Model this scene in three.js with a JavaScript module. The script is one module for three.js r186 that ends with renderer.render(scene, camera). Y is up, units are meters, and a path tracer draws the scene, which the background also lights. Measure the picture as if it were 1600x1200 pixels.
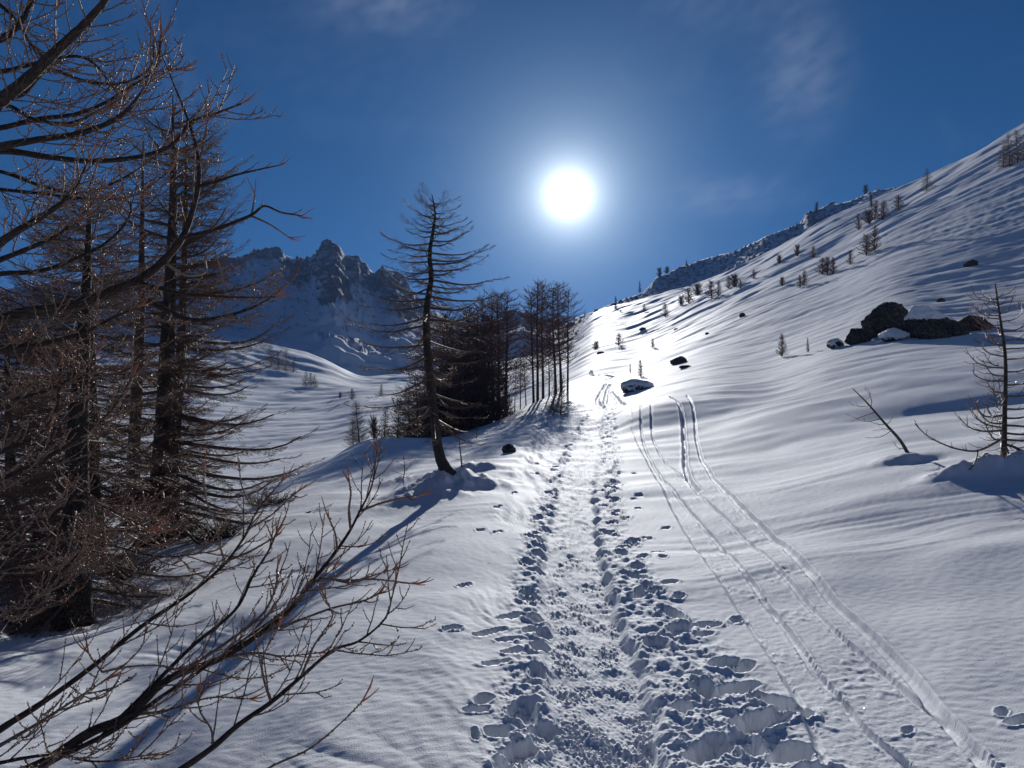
import * as THREE from 'three';
import { mergeGeometries, mergeVertices } from 'three/addons/utils/BufferGeometryUtils.js';
import { createNoise2D, createNoise3D } from 'simplex-noise';

// ---------------------------------------------------------------- camera, sky, sun, exposure
const FOV = 54, EYE = 1.65, F = 600 / Math.tan(FOV * Math.PI / 360);
const scene = new THREE.Scene();
const camera = new THREE.PerspectiveCamera(FOV, 4 / 3, 0.05, 6000);
camera.position.set(0, EYE, 0);
camera.lookAt(0, EYE, -10);
const renderer = new THREE.WebGLRenderer({ antialias: true });
renderer.toneMapping = THREE.LinearToneMapping;
renderer.toneMappingExposure = 1.0;
renderer.shadowMap.enabled = true;

const rng = (seed) => () => { seed = (seed + 0x6d2b79f5) | 0; let t = Math.imul(seed ^ (seed >>> 15), 1 | seed); t = (t + Math.imul(t ^ (t >>> 7), 61 | t)) ^ t; return ((t ^ (t >>> 14)) >>> 0) / 4294967296; };
const N2 = createNoise2D(rng(11)), N2b = createNoise2D(rng(47)), N3 = createNoise3D(rng(5));
const clamp = (x, a = 0, b = 1) => Math.min(b, Math.max(a, x));
const sstep = (a, b, x) => { const t = clamp((x - a) / (b - a)); return t * t * (3 - 2 * t); };
const lerp = (a, b, t) => a + (b - a) * t;
const fbm = (x, y, o = 4, n = N2) => { let s = 0, a = 0.5, f = 1; for (let i = 0; i < o; i++) { s += a * n(x * f, y * f); a *= 0.5; f *= 2.03; } return s; };

const SUN = new THREE.Vector3(0.0747, 0.2504, -1).normalize();
{
  const W = 2048, H = 1024, data = new Float32Array(W * H * 4);
  const dir = new THREE.Vector3();
  for (let j = 0; j < H; j++) {
    const el = ((j + 0.5) / H - 0.5) * Math.PI, y = Math.sin(el), c = Math.cos(el), deg = el * 180 / Math.PI;
    for (let i = 0; i < W; i++) {
      const az = ((i + 0.5) / W - 0.5) * 2 * Math.PI;
      dir.set(c * Math.cos(az), y, c * Math.sin(az));
      const g = Math.acos(clamp(dir.dot(SUN), -1, 1)) * 180 / Math.PI;
      const t = Math.exp(-Math.max(deg, 0) / 15.5);
      let r = 0.008 + 0.038 * t * t + 0.008 * t, gg = 0.029 + 0.158 * t, b = 0.108 + 0.385 * t;
      const ray = 0.42 + 0.66 * Math.pow(Math.cos(g * Math.PI / 180), 2) * (g < 90 ? 1 : 0.55);   // air is darkest a quarter turn from the sun
      r *= ray; gg *= ray; b *= ray;
      // the air round the sun scatters forward
      const wide = Math.exp(-g / 9), mid = Math.exp(-g / 3.5), core = Math.exp(-Math.pow(g / 1.1, 1.1));
      r += 0.035 * wide + 0.72 * mid + 3.2 * core; gg += 0.085 * wide + 0.86 * mid + 3.2 * core; b += 0.165 * wide + 0.9 * mid + 3.2 * core;
      // thin wisps of high cloud
      if (deg > 2) {
        const u = Math.atan2(dir.x, -dir.z) * 57.3, v = deg;
        const w = fbm(u * 0.045 + 0.4 * fbm(u * 0.1, v * 0.1, 2), v * 0.09 + 3.1, 5, N2b);
        const strand = 0.55 + 0.45 * fbm(u * 0.35 + 9, v * 0.7 - u * 0.2, 4);
        const spot = (cu, cv, su, sv) => Math.exp(-(((u - cu) / su) ** 2) - (((v - cv) / sv) ** 2));
        const wisp = Math.max(0, w - 0.25) * 0.03 + 0.12 * strand * (spot(21, 21, 2.6, 3.6) + 0.8 * spot(16, 13.5, 4, 1.3) + 0.9 * spot(-9.5, 26.5, 5, 1.6) + 0.15 * spot(-14, 24, 9, 6) + 0.5 * spot(16, 27, 6, 3));
        r += wisp * 1.0; gg += wisp * 1.02; b += wisp * 1.05;
      }
      if (deg < 0) { r = 0.1; gg = 0.17; b = 0.34; }
      const o = (j * W + i) * 4;
      data[o] = r; data[o + 1] = gg; data[o + 2] = b; data[o + 3] = 1;
    }
  }
  const sky = new THREE.DataTexture(data, W, H, THREE.RGBAFormat, THREE.FloatType);
  sky.mapping = THREE.EquirectangularReflectionMapping;
  sky.magFilter = THREE.LinearFilter; sky.minFilter = THREE.LinearFilter; sky.needsUpdate = true;
  scene.background = sky; scene.environment = sky;
}
const sun = new THREE.DirectionalLight(new THREE.Color(1, 0.99, 0.975), 4.8);
sun.name = 'sun';
sun.position.copy(SUN).multiplyScalar(300); sun.target.position.set(0, 0, -30);
sun.position.add(sun.target.position);
sun.castShadow = true; sun.shadow.radius = 1;
sun.shadow.mapSize.set(4096, 4096);
Object.assign(sun.shadow.camera, { left: -120, right: 120, top: 120, bottom: -120, near: 1, far: 900 });
scene.add(sun, sun.target);

// ---------------------------------------------------------------- helpers
const used = new Map();
function numbered(name) { const n = used.get(name) ?? 0; used.set(name, n + 1); return n ? name + '_' + String(n).padStart(3, '0') : name; }
function tag(o, label, category, group, kind) {
  if (label) o.userData.label = label;
  if (category) o.userData.category = category;
  if (group) o.userData.group = group;
  if (kind) o.userData.kind = kind;
  return o;
}
function base(name, pos, turn = 0) { const g = new THREE.Group(); g.name = numbered(name); g.position.copy(pos); g.rotation.y = turn; scene.add(g); return g; }
function mesh(name, geo, mat, parent) {
  const m = new THREE.Mesh(geo, mat); m.name = parent === scene ? numbered(name) : name;
  m.castShadow = m.receiveShadow = true; parent.add(m); return m;
}
const bearing = (px) => (px - 800) / F, rise = (py) => (600 - py) / F;

// ---------------------------------------------------------------- the shape of the land
// profiles along bearings from the walker: near heights (m) at 2, 4, 7, 10 m, then [distance, elevation] surveyed further off
const NEAR = [2, 4, 7, 10];
const PROFILES = [
  [-120, [-0.2, -0.38, -0.66, -1.05], [[14, 862], [20, 826], [35, 788], [60, 750], [100, 705], [170, 645], [250, 585], [350, 535], [460, 505], [700, 500]]],
  [100, [-0.15, -0.3, -0.6, -0.95], [[14, 852], [20, 818], [35, 780], [60, 745], [100, 703], [170, 645], [250, 588], [350, 540], [460, 512], [700, 505]]],
  [300, [-0.1, -0.2, -0.4, -0.62], [[13, 812], [16, 806], [25, 785], [60, 733], [100, 695], [170, 650], [250, 600], [320, 560], [400, 526], [470, 520], [700, 560]]],
  [400, [-0.07, -0.15, -0.29, -0.43], [[15, 782], [19, 772], [30, 757], [60, 724], [100, 690], [170, 650], [255, 608], [330, 570], [400, 538], [450, 535], [700, 580]]],
  [500, [-0.04, -0.09, -0.18, -0.28], [[15, 765], [20, 742], [25, 726], [35, 726], [60, 708], [100, 680], [170, 645], [250, 612], [330, 580], [400, 560], [440, 562], [700, 600]]],
  [560, [-0.03, -0.06, -0.12, -0.2], [[15, 760], [22, 723], [30, 697], [34, 694], [46, 705], [80, 684], [120, 655], [200, 622], [300, 600], [380, 588], [430, 590], [700, 620]]],
  [600, [-0.02, -0.04, -0.09, -0.17], [[15, 758], [22, 713], [30, 689], [34, 686], [46, 700], [80, 680], [120, 652], [200, 620], [300, 600], [400, 588], [700, 600]]],
  [700, [0, 0, -0.02, -0.06], [[15, 739], [25, 703], [32, 689], [40, 682], [55, 690], [80, 668], [150, 627], [300, 594], [450, 574], [700, 590]]],
  [800, [0, 0, 0, 0], [[15, 730], [20, 704], [35, 667], [45, 650], [52, 644], [62, 650], [100, 632], [200, 592], [400, 566], [700, 560]]],
  [880, [0, 0, 0, 0], [[14, 739], [20, 700], [30, 662], [40, 641], [52, 617], [65, 605], [95, 598], [150, 577], [250, 556], [400, 540], [700, 530]]],
  [930, [0, 0, 0, 0], [[14, 739], [20, 699], [25, 677], [32, 651], [36, 640], [45, 624], [60, 604], [90, 578], [150, 551], [250, 526], [400, 500], [480, 490], [700, 490]]],
  [1000, [0, 0.01, 0.02, 0.03], [[14, 736], [20, 692], [23, 668], [26, 636], [30, 629], [40, 613], [60, 587], [100, 560], [180, 526], [300, 497], [420, 470], [700, 480]]],
  [1100, [0, 0.03, 0.06, 0.11], [[14, 730], [20, 678], [23, 652], [26, 624], [35, 600], [60, 562], [100, 522], [180, 480], [300, 450], [400, 440], [700, 470]]],
  [1200, [0.02, 0.06, 0.13, 0.22], [[14, 720], [18.5, 668], [20, 652], [35, 588], [60, 540], [100, 482], [150, 446], [250, 410], [350, 396], [700, 440]]],
  [1300, [0.04, 0.1, 0.22, 0.38], [[14, 700], [17.3, 661], [18.1, 652], [35, 556], [60, 505], [100, 444], [150, 402], [220, 362], [270, 342], [330, 345], [700, 420]]],
  [1400, [0.06, 0.13, 0.3, 0.56], [[14, 676], [17.2, 651], [17.9, 639], [35, 534], [60, 468], [100, 398], [150, 348], [220, 310], [260, 298], [330, 305], [700, 400]]],
  [1500, [0.08, 0.17, 0.4, 0.7], [[14, 664], [17.2, 640], [17.9, 625], [35, 524], [60, 452], [100, 362], [150, 298], [200, 258], [230, 252], [300, 262], [700, 390]]],
  [1600, [0.1, 0.2, 0.48, 0.82], [[14, 652], [17.2, 631], [17.9, 613], [35, 512], [60, 436], [100, 330], [150, 248], [190, 203], [215, 195], [280, 210], [700, 370]]],
  [1720, [0.12, 0.25, 0.58, 0.98], [[14, 640], [17.2, 620], [17.9, 600], [35, 494], [60, 412], [100, 285], [150, 195], [190, 140], [230, 120], [300, 140], [700, 340]]],
];
function pchip(xs, ys) {   // a monotone cubic through points
  const n = xs.length, h = [], dl = [], m = new Array(n).fill(0);
  for (let i = 0; i < n - 1; i++) { h[i] = xs[i + 1] - xs[i]; dl[i] = (ys[i + 1] - ys[i]) / h[i]; }
  for (let i = 1; i < n - 1; i++) if (dl[i - 1] * dl[i] > 0) { const a = 2 * h[i] + h[i - 1], b = h[i] + 2 * h[i - 1]; m[i] = (a + b) / (a / dl[i - 1] + b / dl[i]); }
  m[0] = dl[0]; m[n - 1] = dl[n - 2];
  return (x) => {
    if (x <= xs[0]) return ys[0];
    if (x >= xs[n - 1]) return ys[n - 1];
    let lo = 0, hi = n - 1;
    while (hi - lo > 1) { const k = (lo + hi) >> 1; if (xs[k] <= x) lo = k; else hi = k; }
    const t = (x - xs[lo]) / h[lo], t2 = t * t, t3 = t2 * t;
    return ys[lo] * (2 * t3 - 3 * t2 + 1) + h[lo] * m[lo] * (t3 - 2 * t2 + t) + ys[hi] * (3 * t2 - 2 * t3) + h[lo] * m[hi] * (t3 - t2);
  };
}
const COLS = PROFILES.map(([px, near, far]) => {
  const xs = NEAR.map(Math.log), ys = [...near];
  for (const [d, py] of far) { xs.push(Math.log(d)); ys.push(EYE + d * rise(py)); }
  return { a: bearing(px), f: pchip(xs, ys) };
});
function landAt(a, depth) {
  const u = Math.log(Math.max(depth, 0.5)), n = COLS.length;
  if (a <= COLS[0].a) return COLS[0].f(u);
  if (a >= COLS[n - 1].a) return COLS[n - 1].f(u);
  let i = 0; while (COLS[i + 1].a < a) i++;
  const A = COLS[i], B = COLS[i + 1], P = COLS[Math.max(i - 1, 0)], Q = COLS[Math.min(i + 2, n - 1)];
  const ya = A.f(u), yb = B.f(u), h = B.a - A.a, t = (a - A.a) / h;
  const ma = i > 0 ? (yb - P.f(u)) / (B.a - P.a) : (yb - ya) / h, mb = i < n - 2 ? (Q.f(u) - ya) / (Q.a - A.a) : (yb - ya) / h;
  const t2 = t * t, t3 = t2 * t;
  return ya * (2 * t3 - 3 * t2 + 1) + h * ma * (t3 - 2 * t2 + t) + yb * (3 * t2 - 2 * t3) + h * mb * (t3 - t2);
}
function land(x, d) {
  if (d > 0.5 && Math.abs(x) < 0.78 * d) return landAt(x / d, d);
  const rho = Math.max(Math.abs(d), Math.abs(x) / 0.78, 0.5), y = landAt(clamp(x / rho, -0.78, 0.78), rho);
  return d < 0 ? y * (1 - 0.6 * sstep(0, 1, -d / rho)) : y;
}
// wind-packed relief of the snow
const fade = (lambda, d) => 1 - sstep(lambda * 60, lambda * 160, d);   // relief finer than the grid is left out
function relief(x, d) {
  const r = Math.hypot(x, d);
  let y = 0;
  const hill = sstep(9, 26, x - 0.06 * d) * sstep(20, 50, d), valley = sstep(45, 110, d) * (1 - hill);
  // low swells
  y += 0.042 * N2(x * 0.22 + d * 0.07, d * 0.34) * sstep(2, 9, r);
  y += 0.075 * N2b(x * 0.06 + 4, d * 0.11 + x * 0.03) * sstep(12, 40, r);
  // sastrugi: long ridges across the wind, closer together near the walker
  const left = sstep(0.6, -0.8, x - 0.05 * d);
  const u = lerp(x * 0.25 + d * 0.06, x * 0.35 - d * 0.42, left), v = lerp(d - x * 0.12, d * 0.75 + x * 0.62, left);
  const warp = 0.35 * N2(x * 0.5, d * 0.5 + 7);
  const patch = 0.22 + 0.9 * sstep(-0.25, 0.6, N2b(x * 0.24 + 20, d * 0.3) + 0.3 * N2(x * 0.8, d * 0.9));
  const f1 = fade(0.45, r), f2 = fade(0.16, r);
  if (f1 > 0) { const s = N2(u * 0.8, v * 1.5 + warp), q = sstep(-0.1, 0.6, N2(u * 0.5 + 40, v * 0.45)); y += (0.009 + 0.002 * left) * patch * f1 * s + 0.009 * patch * q * f1 * Math.abs(N2b(u * 1.1 + 3, v * 3.1 + 2 * warp)) + 0.007 * f1 * N2b(x * 0.9 + 8, d * 1.1); }
  if (f2 > 0) y += 0.0022 * f2 * patch * patch * N2b(u * 3 + 5, v * 7.5 + 3 * warp) + 0.0016 * f2 * N2(x * 9, d * 14);
  y += 0.022 * fade(1.6, r) * N2(u * 0.35 + 11, v * 0.7) * sstep(5, 14, r);
  // the hillside: ribs that run down the slope, with hollows between
  if (hill > 0) {
    const w = 6 * N2(x * 0.012, d * 0.012);
    const rib = (k, l, z) => N2(x * k + z, (d + w) * l + 0.15 * x * l);
    const gap = 0.35 + 0.65 * sstep(-0.3, 0.4, N2b(x * 0.02 + 5, d * 0.025));
    y += hill * gap * ((0.08 + 0.06 * sstep(60, 120, d)) * rib(0.02, 0.075, 8) + 0.15 * sstep(50, 120, d) * Math.abs(N2b(x * 0.03, (d + w) * 0.12)) * 2);
    y += hill * fade(4, r) * 0.07 * gap * rib(0.06, 0.3, 17) + hill * fade(2, r) * 0.04 * rib(0.16, 0.75, 31) + hill * fade(1.6, r) * 0.025 * rib(0.4, 1.7, 3);
    const big = sstep(80, 180, d);
    y += hill * big * (0.5 * N2b(x * 0.012 + 2, d * 0.03) + 0.7 * Math.max(0, N2(x * 0.035, d * 0.07) - 0.1) + 0.3 * N2b(x * 0.05 + 8, d * 0.2));
  }
  if (valley > 0) {
    y += valley * (0.5 * N2(x * 0.022 + d * 0.008, d * 0.05 + x * 0.02) + 0.18 * N2b(x * 0.06 + 9, d * 0.16) * fade(7, r));
    y += valley * sstep(200, 330, d) * 1.6 * fbm(x * 0.016, d * 0.022 + x * 0.01, 3, N2b);
  }
  return y;
}
const MOUNDS = [];   // { x, d, h, rx, rd }: snow banked up round stems, or hollows
function mounds(x, d) {
  let y = 0;
  for (const m of MOUNDS) {
    const u = (x - m.x) / m.rx, v = (d - m.d) / (d < m.d ? m.rn ?? m.rd : m.rd), q = u * u + v * v;
    if (q < 6) y += m.h * Math.exp(-q) * (1 + 0.35 * N2(x * 2.3, d * 2.3) + 0.14 * N2b(x * 6, d * 6));
  }
  return y;
}
const snowY = (x, d) => land(x, d) + relief(x, d) + mounds(x, d);
function ground(px, py) {   // where the line of sight over that bearing and elevation meets the snow
  const a = bearing(px), e = rise(py);
  for (let d = 1.5; d < 900; d *= 1.004) if ((land(a * d, d) - EYE) / d >= e) return { x: a * d, d, y: snowY(a * d, d), s: d / F };
  return null;
}
const vec = (g, dy = 0) => new THREE.Vector3(g.x, g.y + dy, -g.d);
const spot = (px, d) => { const x = bearing(px) * d; return { x, d, y: snowY(x, d), s: d / F }; };

// snow banked round stems
{
  const m = (px, py, h, rx, rd, rn) => { const g = ground(px, py); MOUNDS.push({ x: g.x, d: g.d, h, rx, rd, rn }); };
  m(1592, 742, 0.19, 0.62, 0.55, 0.24); m(1505, 752, 0.08, 0.45, 0.3, 0.14);
  m(1400, 724, 0.08, 0.35, 0.3, 0.14); m(1445, 722, -0.05, 0.28, 0.2);
  m(705, 764, 0.28, 0.75, 0.7, 0.4); m(655, 782, 0.14, 0.7, 0.8, 0.45); m(628, 752, 0.1, 0.5, 0.5, 0.3); m(738, 735, 0.14, 0.5, 0.4, 0.25);
  m(868, 655, 0.16, 0.8, 0.8, 0.45); m(795, 704, 0.14, 0.3, 0.4, 0.3);
  m(115, 962, -0.12, 0.6, 0.5);
}

// ---------------------------------------------------------------- footpath and ski tracks pressed into the snow
const line = (pts) => { const g = pts.map(([px, py]) => ground(px, py)).sort((p, q) => p.d - q.d); const f = pchip(g.map((p) => p.d), g.map((p) => p.x)); return { f, from: g[0].d, to: g[g.length - 1].d }; };
const PATH = line([[958, 1290], [950, 1200], [938, 1100], [918, 1000], [898, 900], [898, 800], [917, 700], [930, 655], [936, 640]]);
const pathX = (d) => d < PATH.from ? lerp(0.34, PATH.f(PATH.from), clamp(d / PATH.from)) : PATH.f(d);
const pathHalf = (d) => 0.25 + 0.05 * sstep(5, 20, d) + 0.018 * N2(d * 0.7, 3);
const PRINTS = new Map();   // cells of 0.5 m -> prints
function print(x, d, len, wid, depth, turn, lip = 0.012) {
  const p = { x, d, len, wid, depth, c: Math.cos(turn), s: Math.sin(turn), lip, seed: x * 7.1 + d * 3.3 }, R = Math.max(len, wid) * 0.9;
  for (let i = Math.floor((x - R) * 2); i <= Math.floor((x + R) * 2); i++) for (let j = Math.floor((d - R) * 2); j <= Math.floor((d + R) * 2); j++) { const k = i * 4096 + j; if (!PRINTS.has(k)) PRINTS.set(k, []); PRINTS.get(k).push(p); }
}
{
  const r = rng(77);
  for (let d = 1.6; d < 37; d += 0.2 + 0.1 * r()) {
    const w = pathHalf(d), rightW = lerp(0.62, 0.32, sstep(3.4, 6.5, d)) + 0.14 * sstep(8, 18, d), leftW = lerp(0.2, 0.16, sstep(3.4, 5.5, d)) + 0.12 * sstep(7, 16, d);
    const far = sstep(9, 20, d), near = 1 - sstep(4.5, 8, d);
    const n = r() < 0.5 * (1 - near) ? 2 : r() < 0.82 ? 1 : 0;
    for (let k = 0; k < n; k++) {
      const t = Math.pow(r(), 0.85);
      print(pathX(d) + w + 0.07 + rightW * t, d + 0.15 * (r() - 0.5), lerp(0.24, 0.30, near) * (0.7 + 0.6 * r()), lerp(0.105, 0.13, near) * (0.8 + 0.5 * r()), (0.04 + 0.05 * r()) * (1 + 0.35 * near) * (1 - 0.3 * far), (r() - 0.5) * (near > 0.3 ? 1.9 : 1.2) + 0.2, 0.014);
    }
    for (let k = 0; k < 2; k++) if (r() < lerp(0.5, 0.28, near)) print(pathX(d) - w - 0.04 - leftW * 0.85 * Math.pow(r(), 1.3), d + 0.15 * (r() - 0.5), 0.24 * (0.7 + 0.5 * r()), 0.11 * (0.8 + 0.5 * r()), 0.04 + 0.06 * r(), (r() - 0.5) * 1.2, 0.012);
    // shallow steps in the trodden middle
    for (let k = 0; k < 3; k++) if (r() < 0.55) print(pathX(d) + w * (r() * 1.8 - 0.9), d + 0.2 * r(), 0.16 + 0.12 * r(), 0.07 + 0.04 * r(), 0.008 + 0.018 * r() + 0.03 * (r() < 0.15), (r() - 0.5) * 0.8, 0.006);
    void far;
  }
  // single holes beside the path
  const hole = (px, py, len, wid, depth, turn) => { const g = ground(px, py); print(g.x, g.d, len * 0.9, wid * 0.9, depth * 0.75, turn, 0.005); };
  hole(1046, 912, 0.17, 0.13, 0.12, 1.2); hole(1016, 928, 0.15, 0.12, 0.12, 0.5); hole(1095, 975, 0.28, 0.1, 0.12, 1.2); hole(1100, 990, 0.2, 0.08, 0.08, 1.0); hole(1160, 1040, 0.2, 0.15, 0.16, 0.9); hole(1130, 1035, 0.24, 0.15, 0.16, 0.8);
  hole(1175, 1130, 0.3, 0.17, 0.17, 1.1); hole(1238, 1180, 0.26, 0.2, 0.2, 0.5); hole(1110, 1170, 0.3, 0.18, 0.18, 0.9); hole(1065, 1105, 0.16, 0.13, 0.14, 0.4); hole(1150, 1075, 0.3, 0.14, 0.15, 1.3);
  hole(800, 962, 0.3, 0.1, 0.1, 1.1); hole(765, 988, 0.34, 0.09, 0.1, 0.95); hole(795, 1000, 0.2, 0.07, 0.06, 1.3); hole(772, 1038, 0.2, 0.08, 0.08, 1.3); hole(755, 1095, 0.16, 0.1, 0.1, 0.6); hole(745, 1112, 0.16, 0.08, 0.08, 1.3); hole(777, 1145, 0.14, 0.13, 0.14, 0.2); hole(815, 1175, 0.26, 0.2, 0.17, 0.7); hole(850, 1140, 0.18, 0.15, 0.16, 0.4); hole(742, 1150, 0.16, 0.045, 0.09, -0.1);
  hole(800, 1020, 0.16, 0.1, 0.1, 1.1); hole(828, 985, 0.18, 0.1, 0.12, 0.4); hole(1016, 1160, 0.26, 0.06, 0.13, 0.05);
  hole(1566, 1114, 0.13, 0.06, 0.07, 0.7); hole(1590, 1126, 0.17, 0.07, 0.09, 1.1); hole(1418, 1133, 0.09, 0.05, 0.03, 0.7);
  for (let k = 0; k < 26; k++) { const d = 5 + 22 * r() * r(), s = r() < 0.6 ? 1 : -1; print(pathX(d) + s * (0.75 + 0.3 * r()), d, 0.14, 0.09, 0.05 + 0.05 * r(), r() * 2, 0.01); }
}
function trodden(x, d) {
  if (d < 1 || d > 40) return 0;
  const s = x - pathX(d);
  if (s < -1.3 || s > 1.9) return 0;
  const end = 1 - sstep(35, 39, d), side = sstep(-0.1, 0.1, s), w = pathHalf(d) + lerp(0.03, 0.09, sstep(5, 14, d)) * lerp(N2(d * 2.1, 9), N2(d * 2.1, 5), side);
  let y = 0;
  const inside = 1 - sstep(w - 0.03, w + 0.06 + 0.08 * sstep(8, 20, d), Math.abs(s));
  const rightW = lerp(0.72, 0.42, sstep(3.4, 6.5, d)) + 0.14 * sstep(8, 18, d), leftW = lerp(0.3, 0.28, sstep(3.4, 5.5, d)) + 0.12 * sstep(7, 16, d);
  const rim = s > 0 ? sstep(w + rightW + 0.1, w + rightW * 0.6, s) : sstep(w + leftW + 0.1, w + leftW * 0.5, -s);
  const cut = lerp(0.035, 0.07, sstep(-0.15, 0.15, s)) * lerp(1, 0.5, sstep(6, 18, d));
  y -= inside * cut;
  y += (1 - inside) * rim * (0.006 + 0.012 * N2(x * 4, d * 4) + 0.010 * N2b(x * 11, d * 10) + 0.005 * N2(x * 31, d * 27) * fade(0.05, d));
  if (inside > 0) {
    const lump = 0.016 * N2(x * 6.5, d * 5.2) + 0.018 * Math.abs(N2b(x * 17, d * 15)) + 0.015 * N2(x * 34, d * 30) * fade(0.09, d) + 0.005 * N2b(x * 60, d * 55) * fade(0.04, d);
    y += inside * lump * (0.2 + 0.5 * sstep(-0.3, 0.5, N2b(x * 3.1, d * 2.3)) + 0.3 * sstep(8, 16, d));
  }
  // footprints: the deepest one wins
  const list = PRINTS.get(Math.floor(x * 2) * 4096 + Math.floor(d * 2));
  let deep = 0, lip = 0;
  if (list) for (const p of list) {
    const dx = x - p.x, dd = d - p.d, u = (dx * p.c - dd * p.s) / (p.wid * 0.5), v = (dx * p.s + dd * p.c) / (p.len * 0.5);
    let q = Math.pow(Math.pow(Math.abs(u), 2.6) + Math.pow(Math.abs(v), 2.6), 1 / 2.6);
    if (q > 1.9) continue;
    q += 0.15 * N2(x * 9 + p.seed, d * 9) + 0.09 * N2b(x * 26, d * 26 + p.seed) + 0.04 * N2(x * 70, d * 70);
    deep = Math.max(deep, (0.78 + 0.5 * sstep(7, 16, d)) * p.depth * (1 - sstep(0.55, 1.06, q)) * (0.8 + 0.2 * N2(x * 16, d * 16) + 0.08 * N2b(x * 50, d * 50)));
    lip = Math.max(lip, p.lip * Math.exp(-(((q - 1.16) / 0.16) ** 2)));
  }
  y += lip * (1 - inside * 0.5) - deep * (1 - 0.55 * inside);
  return y * end;
}
const SKIS = [
  { ...line([[984, 634], [988, 665], [998, 695], [1030, 752], [1068, 820], [1110, 885], [1150, 942], [1196, 1008], [1232, 1062], [1258, 1115], [1284, 1190]]), w: 0.02, depth: 0.010, rough: 1 },
  { ...line([[1001, 632], [1005, 690], [1024, 730], [1076, 792], [1130, 852], [1186, 922], [1246, 1002], [1276, 1046], [1322, 1096], [1362, 1142], [1408, 1180], [1450, 1230]]), w: 0.022, depth: 0.022, rough: 0.5 },
  { ...line([[1017, 630], [1022, 690], [1042, 722], [1074, 750], [1100, 776], [1132, 803], [1180, 851], [1232, 902], [1312, 986], [1370, 1035], [1430, 1090]]), w: 0.02, depth: 0.02, rough: 0.4 },
  { ...line([[1048, 620], [1063, 636], [1069, 690], [1075, 742], [1086, 762]]), w: 0.04, depth: 0.05, rough: 0.3 },
  { ...line([[1074, 618], [1084, 645], [1089, 690], [1104, 730], [1150, 782], [1230, 856], [1312, 942], [1372, 1002], [1428, 1060], [1466, 1108], [1512, 1160], [1556, 1206], [1600, 1245]]), w: 0.026, depth: 0.025, rough: 0.6 },
  { ...line([[946, 600], [940, 612], [934, 630], [942, 636]]), w: 0.09, depth: 0.05, rough: 0.3 }, { ...line([[953, 600], [948, 614], [945, 632]]), w: 0.09, depth: 0.05, rough: 0.3 },
  { ...line([[955, 612], [962, 622], [975, 634]]), w: 0.09, depth: 0.05, rough: 0.3 }, { ...line([[960, 590], [945, 596], [930, 586], [921, 578]]), w: 0.12, depth: 0.08, rough: 0.3 },
];
function tracks(x, d) {
  if (d < 1.5 || d > 90 || x < 0.8 || x > 14) return 0;
  let y = 0;
  for (const t of SKIS) {
    if (d < t.from - 0.4 || d > t.to + 0.3) continue;
    const ends = sstep(t.from - 0.4, t.from, d) * (1 - sstep(t.to, t.to + 0.3, d));
    const sl = (t.f(d + 0.1) - t.f(d - 0.1)) / 0.2, s = (x - t.f(d) - 0.007 * N2(d * 0.7, t.from * 3) - 0.003 * N2b(d * 4, t.from * 5)) / Math.sqrt(1 + sl * sl), w = t.w + 0.0005 * d;
    if (Math.abs(s) > w * 4) continue;
    const along = N2(d * 3.1, t.w * 400 + t.from) + 0.6 * N2b(d * 0.8, t.from), broken = t.rough * sstep(-0.1, 0.6, N2b(d * 1.3, t.from * 9));
    const jag = 0.35 * broken * N2(x * 30, d * 30), q = Math.abs(s) / w + jag;
    y -= ends * t.depth * (1 - 0.55 * broken + 0.1 * along) * (1 - sstep(0.7, 1.1, q)) * (1.35 + 0.02 * d);
    y += ends * t.depth * 0.34 * Math.exp(-(((q - 1.45) / 0.4) ** 2)) * (0.6 + 0.4 * along + broken * N2b(x * 24, d * 24));
  }
  // the packed strip between the outer tracks
  const A = SKIS[0], B = SKIS[4];
  if (d > 2 && d < 22) {
    const xa = A.f(d), xb = B.f(d), t = (x - xa) / (xb - xa);
    if (t > -0.05 && t < 1.05) {
      const m = sstep(-0.05, 0.03, t) * sstep(1.05, 0.97, t) * (1 - sstep(16, 22, d));
      y += m * (-0.028 + 0.008 * Math.max(0, N2(x * 11, d * 9)) * sstep(0.1, 0.6, N2b(x * 2.2, d * 1.4)) + 0.0012 * N2b(x * 30, d * 26) * fade(0.06, d));
    }
  }
  return y;
}

// ---------------------------------------------------------------- snow sheet
function noiseTexture(size, fn, repeat) {
  const data = new Uint8Array(size * size * 4);
  for (let j = 0; j < size; j++) for (let i = 0; i < size; i++) { const v = fn(i / size, j / size), o = (j * size + i) * 4; const c = Array.isArray(v) ? v : [v, v, v]; for (let k = 0; k < 3; k++) data[o + k] = clamp(c[k]) * 255; data[o + 3] = 255; }
  const t = new THREE.DataTexture(data, size, size); t.wrapS = t.wrapT = THREE.RepeatWrapping; t.magFilter = THREE.LinearFilter; t.needsUpdate = true;
  if (repeat) t.repeat.set(repeat, repeat);
  return t;
}
const ring = (u, v, k, n = N3) => { const a = u * 2 * Math.PI, b = v * 2 * Math.PI; return n(Math.cos(a) * k + 3 * Math.cos(b) * k, Math.sin(a) * k + 5, Math.sin(b) * k); };
const grainR = rng(9);
const snowGrain = noiseTexture(512, () => 0.5 + 0.5 * (grainR() - 0.5) + (grainR() > 0.996 ? 0.5 : 0));
const SNOW = new THREE.MeshPhysicalMaterial({ name: 'snow', color: new THREE.Color().setRGB(0.91, 0.925, 0.94), roughness: 0.68, specularIntensity: 0.055, bumpMap: snowGrain, bumpScale: 0.0035 });
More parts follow.
